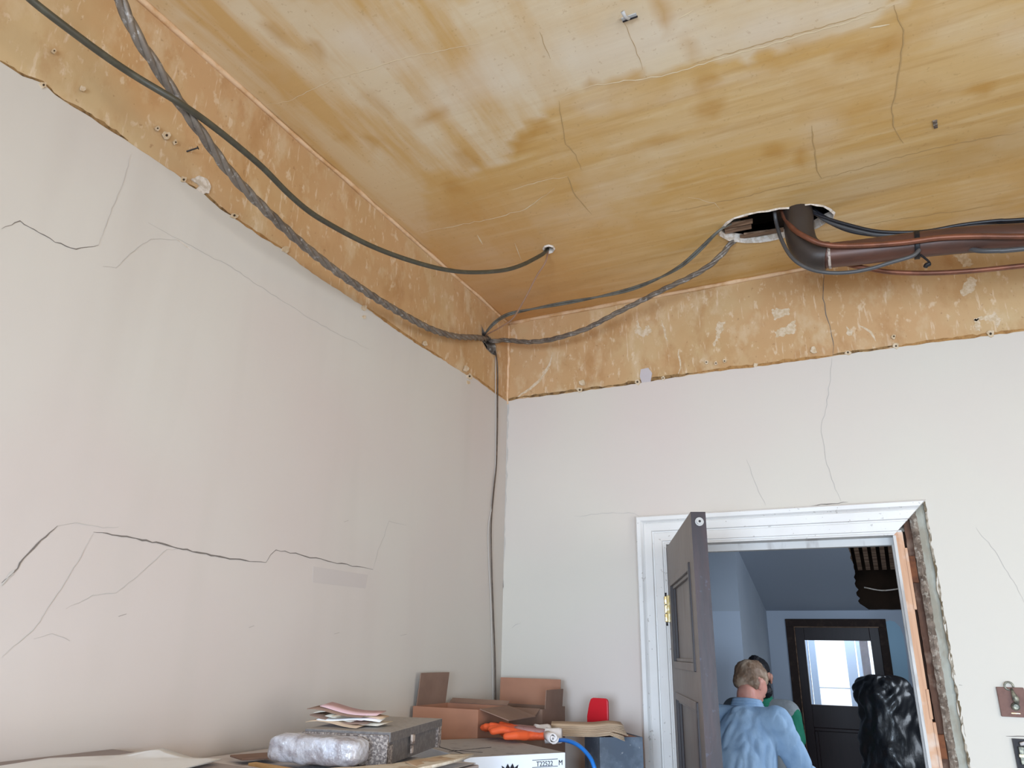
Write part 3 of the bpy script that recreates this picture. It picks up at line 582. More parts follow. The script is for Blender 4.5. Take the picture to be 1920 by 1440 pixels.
# rear and right walls with windows, floor
def wall_with_windows(name, fn, length, wins, m):
    P = [(0, 0), (length, 0), (length, CZ), (0, CZ)]
    return struct(sheet(name, P, [[(a, .85), (b, .85), (b, 2.65), (a, 2.65)] for a, b in wins], .5, fn, [m]))
wr = wall_with_windows('wall_rear', lambda a, b: (a, YR, b), XR, [(.85, 2.05), (2.65, 3.85)], 'paint_back')
wg = wall_with_windows('wall_right', lambda a, b: (XR, -a, b), -YR, [(2.8, 4.2)], 'paint_back')
wn = 0
for fn, a, b in ((lambda p, d, z: (p, YR-d, z), .85, 2.05), (lambda p, d, z: (p, YR-d, z), 2.65, 3.85), (lambda p, d, z: (XR+d, -p, z), 2.8, 4.2)):
    wn += 1; mb = MB()
    def fb(mb, a0, a1, d0, d1, z0, z1): mb.box(fn(a0, d0, z0), fn(a1, d1, z1))
    fb(mb, a, a+.06, -.02, .1, .85, 2.65); fb(mb, b-.06, b, -.02, .1, .85, 2.65); fb(mb, a+.06, b-.06, -.02, .1, .85, .92); fb(mb, a+.06, b-.06, -.02, .1, 2.58, 2.65); fb(mb, a+.06, b-.06, .02, .08, 1.72, 1.78)
    wo = struct(mb.build('window_%d' % wn, 'white_gloss'))
    mb = MB(); fb(mb, a+.06, b-.06, .045, .050, .92, 2.58); mb.build('pane', 'glass', wo)
struct(MB().box((0, YR, -.05), (XR, .0, 0)).build('floor', 'floor'))

# ------------------------------------------------------------------ hall
XS, YF, YN = .609, 4.5, 3.0
HZ = lambda y: 2.07+.31*(YF-y)
hf = struct(MB().box((-1.6, .0, -.05), (2.7, YF+.1, 0)).build('floor_hall', 'floor'))
gx0, gx1, gz0, gz1 = .93, 1.492, 1.25, 1.805
FX0, FX1, FZ = .776, 1.640, 1.995
hw = struct(sheet('wall_hall_far', [(XS, 0), (FX0, 0)]+jag([(FX0+.009, 0), (FX0+.009, FZ-.009), (FX1-.009, FZ-.009), (FX1-.009, 0)], .05, .006, False)[1:-1]+[(FX1, 0), (2.7, 0), (2.7, 3.8), (XS, 3.8)], [], .4, lambda a, b: (a, YF, b), ['hall_wall2']))
bp = [hit(x, y, 1, YF) for x, y in [(1656, 1168), (1668, 1163), (1678, 1166), (1688, 1176), (1694, 1192), (1700, 1230), (1720, 1440)]]
bpoly = [(p.x, p.z) for p in bp]+[(bp[-1].x, 0), (FX1+.005, 0)]
MB().prism(bpoly, lambda a, b, d: (a, YF-d, b), .004, 0).build('blue_lit_patch', 'hall_blue', hw)  # wall outside the shadow, its light painted as a paler blue patch
MB().box((XS, YF-.03, 1.235), (FX0-.01, YF, 1.262)).build('dado_rail', 'hall_wall2', hw, bevel=.004)
MB().box((XS+.04, YF-.012, .3), (FX0-.03, YF, 1.16)).build('dado_panel', 'hall_wall2', hw, bevel=.006)
struct(MB().box((XS-.02, YN, 0), (XS, YF+.02, 3.8)).build('wall_hall_side', 'hall_wall'))
wn_ = struct(MB().box((-1.6, YN, 0), (XS-.02, YN+.02, 3.8)).build('wall_hall_left', 'hall_wall'))
zl = hit(1350, 1146, 1, YN).z
MB().box((-1.6, YN-.004, 0), (XS-.001, YN, zl)).build('pale_paint_band', 'hall_wall2', wn_)
struct(MB().box((-1.62, 0.16, 0), (-1.6, YN, 3.8)).build('wall_hall_end', 'hall_wall'))
struct(MB().box((2.7, 0.16, 0), (2.72, YF+.1, 3.8)).build('wall_hall_right', 'hall_wall'))
struct(MB().box((-1.62, .15, 3.8), (2.72, YF+.1, 3.84)).build('ceiling_hall', 'hall_soffit'))
# sloping stair soffit, torn open on its right side
def SO(px, py):
    d = ray(px, py); a = CAM.z-(2.07+.31*(YF-CAM.y)); b = d.z+.31*d.y; t = -a/b; P = CAM+d*t; return P
tear = [SO(*q) for q in [(1588, 1010), (1594, 1040), (1600, 1070), (1606, 1100), (1612, 1132), (1630, 1143), (1655, 1149), (1700, 1151), (1800, 1151)]]
tp = [(p.x, min(p.y, YF-.02)) for p in tear]+[(2.6, YF-.02)]
tp2 = [(tp[0][0], 1.3)]+tp+[(2.6, 1.3)]
sof = struct(sheet('ceiling_stair', [(XS, .17), (2.7, .17), (2.7, YF), (XS, YF)], [jag(tp2, .06, .012)], .3, lambda a, b: (a, b, HZ(b)), ['hall_soffit']))
mb = MB()
HH = lambda x, y, d: (x, y, HZ(y)+d)
mb.add([HH(1.25, 1.2, .5), HH(2.69, 1.2, .5), HH(2.69, YF-.01, .5), HH(1.25, YF-.01, .5), HH(1.25, 1.2, .003), HH(2.69, 1.2, .003), HH(2.69, YF-.01, .003), HH(1.25, YF-.01, .003)], [(0, 1, 2, 3), (0, 1, 5, 4), (1, 2, 6, 5), (2, 3, 7, 6), (3, 0, 4, 7)])
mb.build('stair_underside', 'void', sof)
yl = SO(1640, 1080).y
for k in range(12):
    x = tear[1].x-.03+k*.062
    mb = MB(); vs = []
    for y in (1.35, yl):
        for dx, dz in ((0, 0), (.034, 0), (.034, .02), (0, .02)): vs.append((x+dx, y, HZ(y)+.05+dz))
    mb.add(vs, [(0, 1, 5, 4), (1, 2, 6, 5), (2, 3, 7, 6), (3, 0, 4, 7), (0, 1, 2, 3), (4, 5, 6, 7)]).build('lath', 'lath', sof)
P0, P1 = SO(1621, 1108), SO(1700, 1106)
MB().tube(catmull([P0+Vector((0, 0, .03)), (P0+P1)/2+Vector((0, 0, -.0)), P1+Vector((0.1, 0, .04))], 6), .006, 6).build('hanging_wire', 'pale_plaster', sof, smooth=True)
# front door
fd = bpy.data.objects.new('door_2', None); COL.objects.link(fd); struct(fd); fd.location = (FX0, YF, 0)
def fb2(name, a, b, m, bevel=.003, par=fd): return local(par, MB().box(a, b).build(name, m, par, bevel=bevel))
IX0, IX1, IZ = .852, 1.572, 1.922
fb2('frame_side', (FX0, YF-.02, 0), (IX0, YF+.1, IZ), 'dark_frame'); fb2('frame_side', (IX1, YF-.02, 0), (FX1, YF+.1, IZ), 'dark_frame'); fb2('frame_head', (FX0, YF-.02, IZ), (FX1, YF+.1, FZ), 'dark_frame')
fb2('frame_bead', (IX0-.004, YF-.026, IZ-.004), (IX1+.004, YF-.018, IZ+.004), 'lath', .001)
fb2('frame_bead', (IX0-.004, YF-.026, 0), (IX0+.003, YF-.018, IZ-.004), 'lath', .001)
fb2('stile', (IX0, YF, .0), (gx0, YF+.05, IZ), 'dark_door'); fb2('stile', (gx1, YF, .0), (IX1, YF+.05, IZ), 'dark_door')
fb2('top_rail', (gx0, YF, gz1), (gx1, YF+.05, IZ), 'dark_door'); fb2('lock_rail', (gx0, YF, 1.06), (gx1, YF+.05, gz0), 'dark_door'); fb2('bottom_rail', (gx0, YF, 0), (gx1, YF+.05, .25), 'dark_door')
fb2('panel', (gx0, YF+.018, .25), (gx1, YF+.035, 1.06), 'dark_door')
for a, b in (((gx0+.0, YF-.006, 1.03), (gx1, YF+.02, 1.06)), ((gx0, YF-.006, .25), (gx0+.03, YF+.02, 1.03)), ((gx1-.03, YF-.006, .25), (gx1, YF+.02, 1.03))):
    fb2('panel_moulding', a, b, 'dark_door', .006)
fb2('pane', (gx0, YF+.022, gz0), (gx1, YF+.027, gz1), 'glass', 0)
# porch seen through the glass
por = bpy.data.objects.new('porch', None); COL.objects.link(por); por.location = (1.2, 5.2, 0); struct(por)
def pz(px, y=5.2): return hit(px, 1260, 1, y).x
for (a, b, m, nm) in ((1500, 1519, 'porch', 'porch_post'), (1521, 1533, 'porch', 'porch_post'), (1590, 1608, 'hall_wall2', 'porch_post'), (1611, 1618, 'porch', 'porch_post'), (1618.5, 1634, 'brick', 'brick_pier')):
    local(por, MB().box((pz(a), 5.2, 0), (pz(b), 5.26, 2.6)).build(nm, m, por))
zb = hit(1560, 1290, 1, 5.2).z
local(por, MB().box((pz(1532), 5.21, zb-.004), (pz(1591), 5.25, zb+.004)).build('glazing_bar', 'hall_wall', por))
struct(MB().box((-6, 4.62, -.1), (8, 16, -.05)).build('ground', 'ground'))

# ------------------------------------------------------------------ cables
def cpath(pts, n=8): return catmull([p if isinstance(p, Vector) else hit(*p) for p in pts], n)
def wobble(P, amp, seed):
    rr = random.Random(seed); o = Vector((rr.uniform(0, 90), 0, 0))
    return [p+Vector((noise.noise(p*6+o), noise.noise(p*6+o+Vector((9, 0, 0))), noise.noise(p*6+o+Vector((0, 9, 0)))))*amp for p in P]
def strands(root, P, R, r, k, pitch, m, name='strand'):
    """k strands laid helically round a path"""
    out = [[] for _ in range(k)]; s = 0; prev = None
    D = [P[0]]
    for a, b in zip(P, P[1:]):
        q = max(1, int((b-a).length/(pitch/9))); D += [a+(b-a)*(j+1)/q for j in range(q)]
    for i, p in enumerate(D):
        t = (D[min(i+1, len(D)-1)]-D[max(i-1, 0)]).normalized(); a = t.cross(Vector((0, 0, 1))) if prev is None else prev-t*prev.dot(t)
        a.normalize(); prev = a; b = t.cross(a)
        if i: s += (p-D[i-1]).length
        for j in range(k):
            q = 2*PI*(s/pitch+j/k); out[j].append(p+(a*math.cos(q)+b*math.sin(q))*R)
    for P2 in out: local(root, MB().tube(P2, r, 7).build(name, m, root, smooth=True))
c1 = thing('twisted_cable', tuple(hit(905, 632, 0, .02)), 'thick twisted grey lead cable drooping along the left wall to the corner hole', 'cable')
P = cpath([(205, -40, 0, .30), (225, 0, 0, .28), (258, 70, 0, .27), (300, 135, 0, .26), (342, 200, 0, .25), (385, 260, 0, .24), (430, 322, 0, .22), (490, 386, 0, .20), (560, 452, 0, .17), (630, 508, 0, .14), (700, 556, 0, .12), (760, 592, 0, .10), (810, 618, 0, .08), (855, 631, 0, .06), (895, 633, 0, .03), (918, 637, 0, -.04)], 6)
strands(c1, P, .0068, .0086, 3, .20, 'cable_grey')
def single(name, label, pts, r, m, cat='cable', group=None, n=8, wob=.003, seed=1, P=None, sides=8):
    P = P or wobble(cpath(pts, n), wob, seed)
    o = MB().tube(P, r, sides).build(name, m, smooth=True); tag(o, label, cat, group); return o
single('cable', 'dull green cable crossing over the thick twisted cable and rising to the small ceiling hole', [(40, -20, 0, .20), (60, 0, 0, .20), (110, 40, 0, .21), (180, 92, 0, .22), (255, 143, 0, .23), (330, 190, 0, .275), (385, 226, 0, .27), (440, 268, 0, .27), (490, 312, 0, .26), (540, 362, 0, .25), (590, 404, 0, .24), (650, 438, 0, .24), (710, 466, 0, .26), (770, 488, 0, .30), (830, 504, 0, .34), (885, 511, 0, .38), (945, 506, 0, .44), (985, 494, 0, .48), (1015, 478, 0, .50), (1029, 466, 2, CZ+.03)], .0085, 'cable_green', seed=2)
single('thin_wire', 'thin pinkish wire hanging from the small ceiling hole down to the corner hole', [(1028, 468, 2, CZ+.01), (1022, 492, 0, .49), (1006, 518, 0, .44), (985, 560, 0, .36), (962, 596, 0, .26), (940, 612, 0, .17), (915, 626, 0, .05), (908, 630, 0, -.03)], .0038, 'wire_pink', cat='wire', seed=3)
c4 = thing('twin_cable', tuple(hit(912, 622, 0, .02)), 'slim twin grey cable sagging from the corner hole up into the big ceiling hole', 'cable')
P = cpath([(906, 632, 0, -.04), (912, 622, 0, .03), (930, 603, 0, .10), (955, 589, 1, -.22), (1000, 579, 1, -.22), (1060, 568, 1, -.22), (1120, 557, 1, -.24), (1180, 543, 1, -.27), (1230, 524, 1, -.33), (1275, 500, 1, -.40), (1310, 470, 1, -.46), (1340, 440, 1, -.51), (1358, 426, 2, CZ-.005), (1385, 412, 2, CZ+.06)], 8)
strands(c4, P, .0048, .0052, 2, .7, 'cable_twin', 'core')
c5 = thing('twisted_cable', tuple(hit(925, 640, 0, .02)), 'thick twisted grey cable sagging from the corner hole to the big ceiling hole', 'cable')
P = cpath([(912, 640, 0, -.05), (925, 640, 0, .02), (950, 638, 1, -.14), (985, 641, 1, -.16), (1020, 639, 1, -.18), (1055, 631, 1, -.20), (1100, 616, 1, -.22), (1150, 590, 1, -.25), (1200, 565, 1, -.28), (1250, 540, 1, -.31), (1295, 519, 1, -.34), (1330, 498, 1, -.36), (1355, 475, 1, -.37), (1372, 455, 2, CZ-.01), (1390, 444, 2, CZ+.05)], 8)
strands(c5, P, .0058, .0074, 3, .20, 'cable_grey')
single('wall_cable', 'dark flex running down the left wall from the corner hole into the boxes', [(922, 650, 0, -.05), (930, 666, 0, .008), (933, 700, 0, .010), (933, 750, 0, .012), (932, 830, 0, .012), (930, 880, 0, .012), (925, 930, 0, .012), (921, 990, 0, .012), (922, 1060, 0, .012), (925, 1150, 0, .012), (928, 1230, 0, .012), (929, 1290, 0, .012), (929, 1400, 0, .012)], .0036, 'cable_brown', wob=.001)
single('thin_wire', 'thin pale flex clipped beside the dark flex in the corner', [(929, 670, 0, .006), (928, 900, 0, .008), (916, 985, 0, .008), (917, 1060, 0, .008), (921, 1150, 0, .008), (924, 1280, 0, .008), (925, 1380, 0, .008)], .0025, 'crack_soft', cat='wire', wob=.001, seed=8)

# ------------------------------------------------------------------ pipe and its companions
PY = -.50
pp = thing('soil_pipe', tuple(hit(1497, 400, 1, PY)), 'large brown waste pipe with dark elbow coming out of the torn ceiling hole', 'pipe')
def pb(name, pts, r, m, parent=pp, n=10, sides=20):
    o = MB().tube(catmull(pts, n), r, sides).build(name, m, parent, smooth=True)
    T = Matrix.Translation(pp.location).inverted(); o.data.transform(T); return o
A = hit(1497, 430, 1, PY)
el = [Vector((A.x, PY, CZ+.34)), Vector((A.x, PY, CZ+.1)), hit(1497, 405, 1, PY), hit(1499, 436, 1, PY), hit(1508, 462, 1, PY), hit(1528, 478, 1, PY), hit(1551, 480, 1, PY)]
pb('elbow', el, .056, 'elbow')
run = [hit(1545, 480, 1, PY), hit(1620, 472, 1, PY), hit(1720, 459, 1, PY), hit(1820, 449, 1, PY), hit(1925, 444, 1, PY), hit(2040, 436, 1, PY), Vector((3.4, PY, 3.0)), Vector((XR+.04, PY, 3.0))]
pb('pipe_run', run, .049, 'soil_pipe')
j = hit(1553, 480, 1, PY); j2 = hit(1558, 479.4, 1, PY)
pb('joint_ring', [j, (j+j2)/2, j2], .0515, 'weld', n=2)
tp_ = [hit(x, y, 1, PY) for x, y in ((1714, 460), (1719, 459.5), (1724, 459))]
pb('tape_wrap', tp_, .0535, 'tape', n=2)
q = [hit(*a) for a in ((1726, 478, 1, PY-.05), (1734, 484, 1, PY-.05), (1741, 490, 1, PY-.05), (1744, 496, 1, PY-.05), (1738, 499, 1, PY-.05))]
pb('tape_tail', q, .004, 'tape', n=4, sides=6)
q = [hit(*a) for a in ((1744, 494, 1, PY-.05), (1737, 497, 1, PY-.05), (1735, 501, 1, PY-.05))]
pb('tape_tail', q, .008, 'tape', n=4, sides=6)
single('copper_pipe', 'copper pipe curving out of the ceiling hole onto the front of the brown pipe', [hit(1466, 402, 2, CZ)+Vector((0, .02, .12)), hit(1468, 402, 2, CZ)+Vector((0, 0, .02)), (1474, 412, 1, -.52), (1488, 430, 1, -.56), (1510, 444, 1, -.58), (1540, 457, 1, -.575), (1580, 461, 1, -.565), (1640, 459, 1, -.565), (1700, 454, 1, -.565), (1760, 446, 1, -.565), (1830, 443, 1, -.565), (1930, 443, 1, -.565), (2160, 434, 1, -.565), Vector((3.3, -.565, 3.0)), Vector((XR+.01, -.565, 3.0))], .0105, 'copper', cat='pipe', wob=0)
single('copper_pipe', 'lower copper pipe sagging below the brown waste pipe in front of the frieze', [(1560, 478, 1, -.42), (1585, 494, 1, -.44), (1620, 502, 1, -.45), (1670, 510, 1, -.45), (1740, 512, 1, -.45), (1820, 508, 1, -.45), (1930, 497, 1, -.45), (2100, 480, 1, -.45), Vector((3.3, -.44, 2.93)), Vector((XR+.01, -.44, 2.93))], .0095, 'copper', cat='pipe', wob=0)
single('cable', 'slate grey cable looping under the pipe elbow and up to the tape wrap', [hit(1452, 404, 2, CZ)+Vector((0, .02, .12)), hit(1453, 404, 2, CZ)+Vector((0, 0, .02)), (1456, 420, 1, -.50), (1466, 452, 1, -.55), (1486, 484, 1, -.58), (1515, 503, 1, -.58), (1550, 511, 1, -.58), (1590, 511, 1, -.57), (1630, 504, 1, -.57), (1670, 492, 1, -.57), (1710, 480, 1, -.57), (1724, 468, 1, -.565)], .0075, 'cable_blue', wob=.001)
blk = [((1516, 384), (1540, 403), (1570, 417), (1600, 427), (1640, 436), (1690, 438), (1740, 435), (1800, 424), (1860, 417), (1925, 415)),
       ((1520, 388), (1535, 405), (1560, 420), (1595, 434), (1640, 441), (1690, 441), (1740, 437), (1800, 427), (1860, 422), (1925, 424)),
       ((1522, 395), (1545, 412), (1575, 424), (1610, 433), (1650, 440), (1700, 439), (1760, 432), (1820, 424), (1870, 424), (1925, 431)),
       ((1514, 392), (1530, 402), (1555, 411), (1590, 421), (1640, 433), (1690, 436), (1740, 433), (1800, 422), (1870, 414), (1925, 411))]
for k, (pts, lab) in enumerate(zip(blk, ('black cable behind the brown pipe, second from the top', 'lowest of the black cables draped over the brown pipe', 'black cable over the brown pipe ending lowest at the right edge', 'topmost black cable draped over the brown pipe'))):
    single('cable', lab, [(x, y, 1, -.44-.008*k) for x, y in pts]+[Vector((2.8, -.44-.008*k, 3.075-.004*k)), Vector((XR+.01, -.44-.008*k, 3.075-.004*k))], .007, 'cable_black' if k != 2 else 'cable_blue', group='black cables over the pipe', wob=.001, seed=k+20)
single('cable', 'slate cable hanging below the right end of the brown pipe', [(1810, 464, 1, -.50), (1835, 470, 1, -.52), (1870, 470, 1, -.53), (1925, 466, 1, -.53), Vector((2.8, -.53, 2.94)), Vector((XR+.01, -.53, 2.94))], .009, 'cable_blue', wob=0)

# nail, ceiling hook
n0 = LW(350, 284)
mb = MB(); mb.tube([(0, 0, 0), (.028, .012, .012)], .0022, 6); mb.tube([(.028, .012, .012), (.030, .013, .013)], .005, 8)
o = mb.build('nail', 'black_iron'); o.location = n0; tag(o, 'dark bent nail sticking out of the left frieze', 'nail')
h0 = CE(1180, 32)
hk = thing('ceiling_hook', tuple(h0), 'small pale metal bracket hook screwed to the ceiling', 'hook')
mb = MB(); mb.box((-.022, -.008, -.004), (.022, .008, 0)); mb.build('hook_plate', 'rubber', hk, bevel=.001)
MB().tube([(0, 0, -.002), (0, -.010, -.016), (-.004, -.03, -.026), (-.006, -.045, -.02)], [.004, .004, .005, .006], 8).build('hook_arm', 'rubber', hk, smooth=True)
MB().tube([(-.02, .004, -.005), (.024, -.002, -.010)], .0025, 6).build('screw', 'black_iron', hk)
o = quadpatch('plaster_chip', 'c', [(1748, 226), (1757, 224), (1758, 238), (1751, 240)], 'rubble', ceiling, 0, .004)

# ------------------------------------------------------------------ fittings on the back wall at the right
pl = BW(1895, 1316)
w_ = thing('wall_plate', (pl.x+.004, -.0045, pl.z), 'brown square wall plate with a tarnished fitting and a ring, right of the doorway', 'plate')
hx, hz = .041, .048
MB().box((-hx, -.012, -hz), (hx, 0, hz)).build('backing_plate', 'plate_brown', w_, bevel=.002)
MB().tube([(.013*math.cos(a)-.002, -.012, hz+.004+.013*math.sin(a)) for a in [k*PI/10-.3 for k in range(17)]], .0032, 8).build('ring', 'verdigris', w_, smooth=True)
MB().tube([(.004, -.011, hz-.004), (.006, -.022, .028), (.010, -.026, .012), (.012, -.024, -.004)], [.004, .006, .011, .006], 10).build('fitting_body', 'verdigris', w_, smooth=True)
MB().tube([(.006, -.010, -.014), (.006, -.022, -.014), (.006, -.028, -.014)], [.014, .013, .008], 14).build('knob', 'verdigris', w_)
MB().box((-.010, -.0145, -.037), (.016, -.011, -.0345)).build('brass_strip', 'brass', w_)
sb_ = BW(1917, 1415)
s_ = thing('switch_box', (sb_.x+.012, -.0045, sb_.z), 'opened black metal switch box in the wall below the brown plate', 'electrical box')
mb = MB(); mb.box((-.035, -.012, -.05), (-.029, 0, .05)); mb.box((.029, -.012, -.05), (.035, 0, .05)); mb.box((-.029, -.012, .044), (.029, 0, .05)); mb.box((-.029, -.012, -.05), (.029, 0, -.044)); mb.box((-.029, -.003, -.044), (.029, 0, .044))
mb.build('box_frame', 'black_iron', s_)
MB().box((-.022, -.016, -.030), (.024, -.004, .026)).build('switch_insert', 'verdigris', s_, bevel=.002)
MB().tube([(-.014, -.014, .034), (0, -.018, .038), (.02, -.014, .036)], .006, 8).build('wire_end', 'knit', s_, smooth=True)
MB().box((-.024, -.020, -.006), (.010, -.015, .002)).build('brass_strip', 'brass', s_)

# ------------------------------------------------------------------ furniture under the clutter
cb = thing('cabinet', (.33, -2.36, 0), 'grey cabinet against the left wall carrying the foam box and papers', 'cabinet')
MB().box((-.315, -1.05, .06), (.29, .93, 1.345)).build('carcass', 'cab', cb, bevel=.004)
MB().box((-.315, -1.07, 1.345), (.32, .95, 1.372)).build('worktop', 'bench', cb, bevel=.003)
for k in range(3):
    d = MB().box((.29, -1.03+k*.655, .1), (.31, -.39+k*.655, 1.32)).build('cabinet_door', 'cab', cb, bevel=.003)
    MB().box((.31, -.46+k*.655, .75), (.325, -.445+k*.655, .87)).build('handle', 'black_iron', d)
MB().box((-.30, -1.03, 0), (.26, .90, .06)).build('plinth', 'black_iron', cb)
b_ = thing('side_table', (.39, -.65, 0), 'low table in the room corner holding the cardboard boxes and carton', 'table')
MB().box((-.375, -.585, .96), (.385, .56, 1.0)).build('tabletop', 'bench', b_, bevel=.003)
for sx in (-.34, .34):
    for sy in (-.54, .52): MB().box((sx-.025, sy-.025, 0), (sx+.025, sy+.025, .96)).build('leg', 'old_wood', b_)
def slab(name, pts, z0, z1, m, label=None, cat=None, bevel=.002, amp=0, seed=1):
    """horizontal board or sheet from plan points"""
    cx = sum(p[0] for p in pts)/len(pts); cy = sum(p[1] for p in pts)/len(pts)
    o = MB().prism([(p[0]-cx, p[1]-cy) for p in pts], lambda a, b, d: (a, b, d), z1-z0, 0).build(name, m, bevel=bevel); o.location = (cx, cy, z0)
    if label: tag(o, label, cat)
    return o
slab('grey_board', [(.006, -3.3), (.64, -3.3), (.64, -2.06), (.35, -2.02), (.006, -2.0)], 1.372, 1.42, 'bench', 'thick mauve grey board lying on the cabinet at the left edge', 'board', .003)
def crumpled(name, outline, z, amp, m, label, cat, th=.0015, step=.03, seed=1, curl=None, dome=None):
    """sheet of paper or cloth: a displaced fine surface with thickness"""
    cx = sum(p[0] for p in outline)/len(outline); cy = sum(p[1] for p in outline)/len(outline); of = Vector((seed*7.3, 0, 0))
    def fn(a, b):
        h = abs(noise.noise(Vector((a*7, b*7, 0))+of))*amp+abs(noise.noise(Vector((a*22, b*22, 3))+of))*amp*.3
        if curl: h += curl(a, b)
        if dome: h += dome(a, b)
        return (a-cx, b-cy, h)
    o = sheet(name, outline, [], step, fn, [m]); o.location = (cx, cy, z)
    s = o.modifiers.new('thickness', 'SOLIDIFY'); s.thickness = th; s.offset = 1
    for p in o.data.polygons: p.use_smooth = True
    return tag(o, label, cat)
crumpled('dust_sheet', [(.012, -1.99), (.30, -2.0), (.64, -2.05), (.645, -1.42), (.012, -1.42)], 1.373, .008, 'sheet', 'pale dust sheet spread on the cabinet behind the white paper', 'sheet', step=.04, seed=3)
P = [hit(x, y, 2, 1.424) for x, y in ((90, 1427), (160, 1420), (260, 1412), (292, 1410), (300, 1411), (340, 1416), (415, 1433), (330, 1441), (320, 1460), (130, 1460))]
PQ = [(p.x, p.y) for p in P]
crumpled('paper_sheet', [(.075, -2.20), (.14, -2.09), (.20, -2.03), (.30, -2.035), (.385, -2.04), (.44, -2.30), (.30, -2.46), (.12, -2.42)], 1.421, .003, 'paper', 'large curling white paper sheet lying on the grey board', 'paper', seed=5, step=.025,
         curl=lambda a, b: .013*math.exp(-((a-.205)**2+(b+2.04)**2)/.0009)+.005*sstep(.06, 0, math.hypot(a-.385, b+2.04))+.003)
# brown card offcut and wooden strip beside the wrapped slab
slab('card_offcut', [(.13, -1.76), (.20, -1.79), (.25, -1.72), (.17, -1.67)], 1.388, 1.393, 'card_dark', 'small brown card offcut left of the wrapped slab', 'card')
slab('wood_strip', [(.25, -1.82), (.42, -1.85), (.56, -1.80), (.56, -1.775), (.42, -1.825), (.25, -1.795)], 1.384, 1.390, 'strip_wood', 'thin yellowish wood strip lying before the wrapped slab', 'strip')
# wrapped slab
def rounded_block(name, c, L, W, H, rz, m, label, cat, seed=1, amp=.004, exp=5):
    bm = bmesh.new(); bmesh.ops.create_cube(bm, size=2); bmesh.ops.subdivide_edges(bm, edges=bm.edges, cuts=14, use_grid_fill=True)
    for v in bm.verts:
        p = v.co; n = (abs(p.x)**exp+abs(p.y)**exp+abs(p.z)**exp)**(1/exp); p = p/n
        q = Vector((p.x*L/2, p.y*W/2, p.z*H/2)); d = noise.noise(q*28+Vector((seed, 0, 0)))*amp+noise.noise(q*70+Vector((seed, 0, 0)))*amp*.4
        v.co = q+p.normalized()*d
    zmin = min(v.co.z for v in bm.verts)
    for v in bm.verts: v.co.z -= zmin
    me = bpy.data.meshes.new(name); bm.to_mesh(me); bm.free(); me.materials.append(M[m])
    for p in me.polygons: p.use_smooth = True
    o = bpy.data.objects.new(name, me); COL.objects.link(o); o.location = c; o.rotation_euler.z = rz; return tag(o, label, cat)
rounded_block('wrapped_slab', (.385, -1.735, 1.388), .25, .09, .062, math.radians(6), 'bubble', 'oblong block wrapped in crinkled clear film in front of the foam box', 'package')
# foam-sided storage box
fx = thing('storage_box', (.535, -1.665, 1.386), 'grey storage box with bubbly foam side and small metal clasp', 'box', math.radians(14))
bw, bd, bh = .225, .43, .074
MB().box((-bw, 0, 0), (0, .012, bh-.006)).build('foam_side', 'foam', fx, bevel=.002)
MB().box((-bw, .012, 0), (-.004, bd, bh-.022)).build('box_body', 'felt_dark', fx, bevel=.002)
MB().box((-.004, .0, .0), (.0, .04, bh-.03)).build('foam_corner', 'foam', fx, bevel=.001)
MB().box((-.006, bd-.03, .0), (.004, bd, bh-.02)).build('foam_corner', 'foam', fx, bevel=.001)
ld = MB().box((-bw+.004, .006, bh-.022), (.004, bd+.004, bh)).build('lid', ['felt', 'felt_dark'], fx, bevel=.002)
for p in ld.data.polygons:
    if abs(p.normal.z) < .5: p.material_index = 1
cl = MB().box((.004, .155, bh-.040), (.010, .175, bh-.018)).build('clasp', 'weld', fx, bevel=.001)
MB().box((.004, .158, bh-.062), (.008, .172, bh-.044)).build('clasp_plate', 'weld', fx)
# torn paper bundle on the box
tpb = thing('paper_bundle', (.375, -1.60, 1.461), 'torn bundle of folded papers on the foam storage box', 'papers', math.radians(14))
rr = random.Random(4)
for k in range(9):
    a = rr.uniform(-.25, .25); x0 = -.09+rr.uniform(-.02, .02); L = rr.uniform(.12, .18); y0 = rr.uniform(-.06, .02); z0 = .002+k*.0035
    vs = []; fs = []; n = 8
    for i in range(n+1):
        t = i/n; z = z0+.010*math.sin(t*PI*1.2+k)*(1-t)+.008*(1-t)
        for s in (0, 1): vs.append((x0+L*t*math.cos(a)-s*.04*math.sin(a), y0+L*t*math.sin(a)*.5+s*(.07+.02*math.sin(k)), z+s*.004))
    for i in range(n): fs.append((i*2, i*2+1, i*2+3, i*2+2))
    o = MB().add(vs, fs).build('torn_sheet', ['paper_brown', 'cloth', 'card_dark', 'pinkpaper', 'paper'][k % 5], tpb, smooth=True)
    s = o.modifiers.new('t', 'SOLIDIFY'); s.thickness = .0015
# stained cloth and papers right of the box
crumpled('folded_cloth', [(.48, -1.90), (.65, -1.92), (.68, -1.60), (.645, -1.43), (.585, -1.46), (.56, -1.68)], 1.376, .014, 'cloth', 'stained cream cloth heap beside the storage box', 'cloth', th=.006, step=.02, seed=9, dome=lambda a, b: .012)
crumpled('torn_paper', [(.585, -1.66), (.66, -1.70), (.65, -1.52), (.60, -1.52)], 1.392, .012, 'paper_brown', 'curled brown torn paper on the stained cloth', 'paper', step=.02, seed=12)

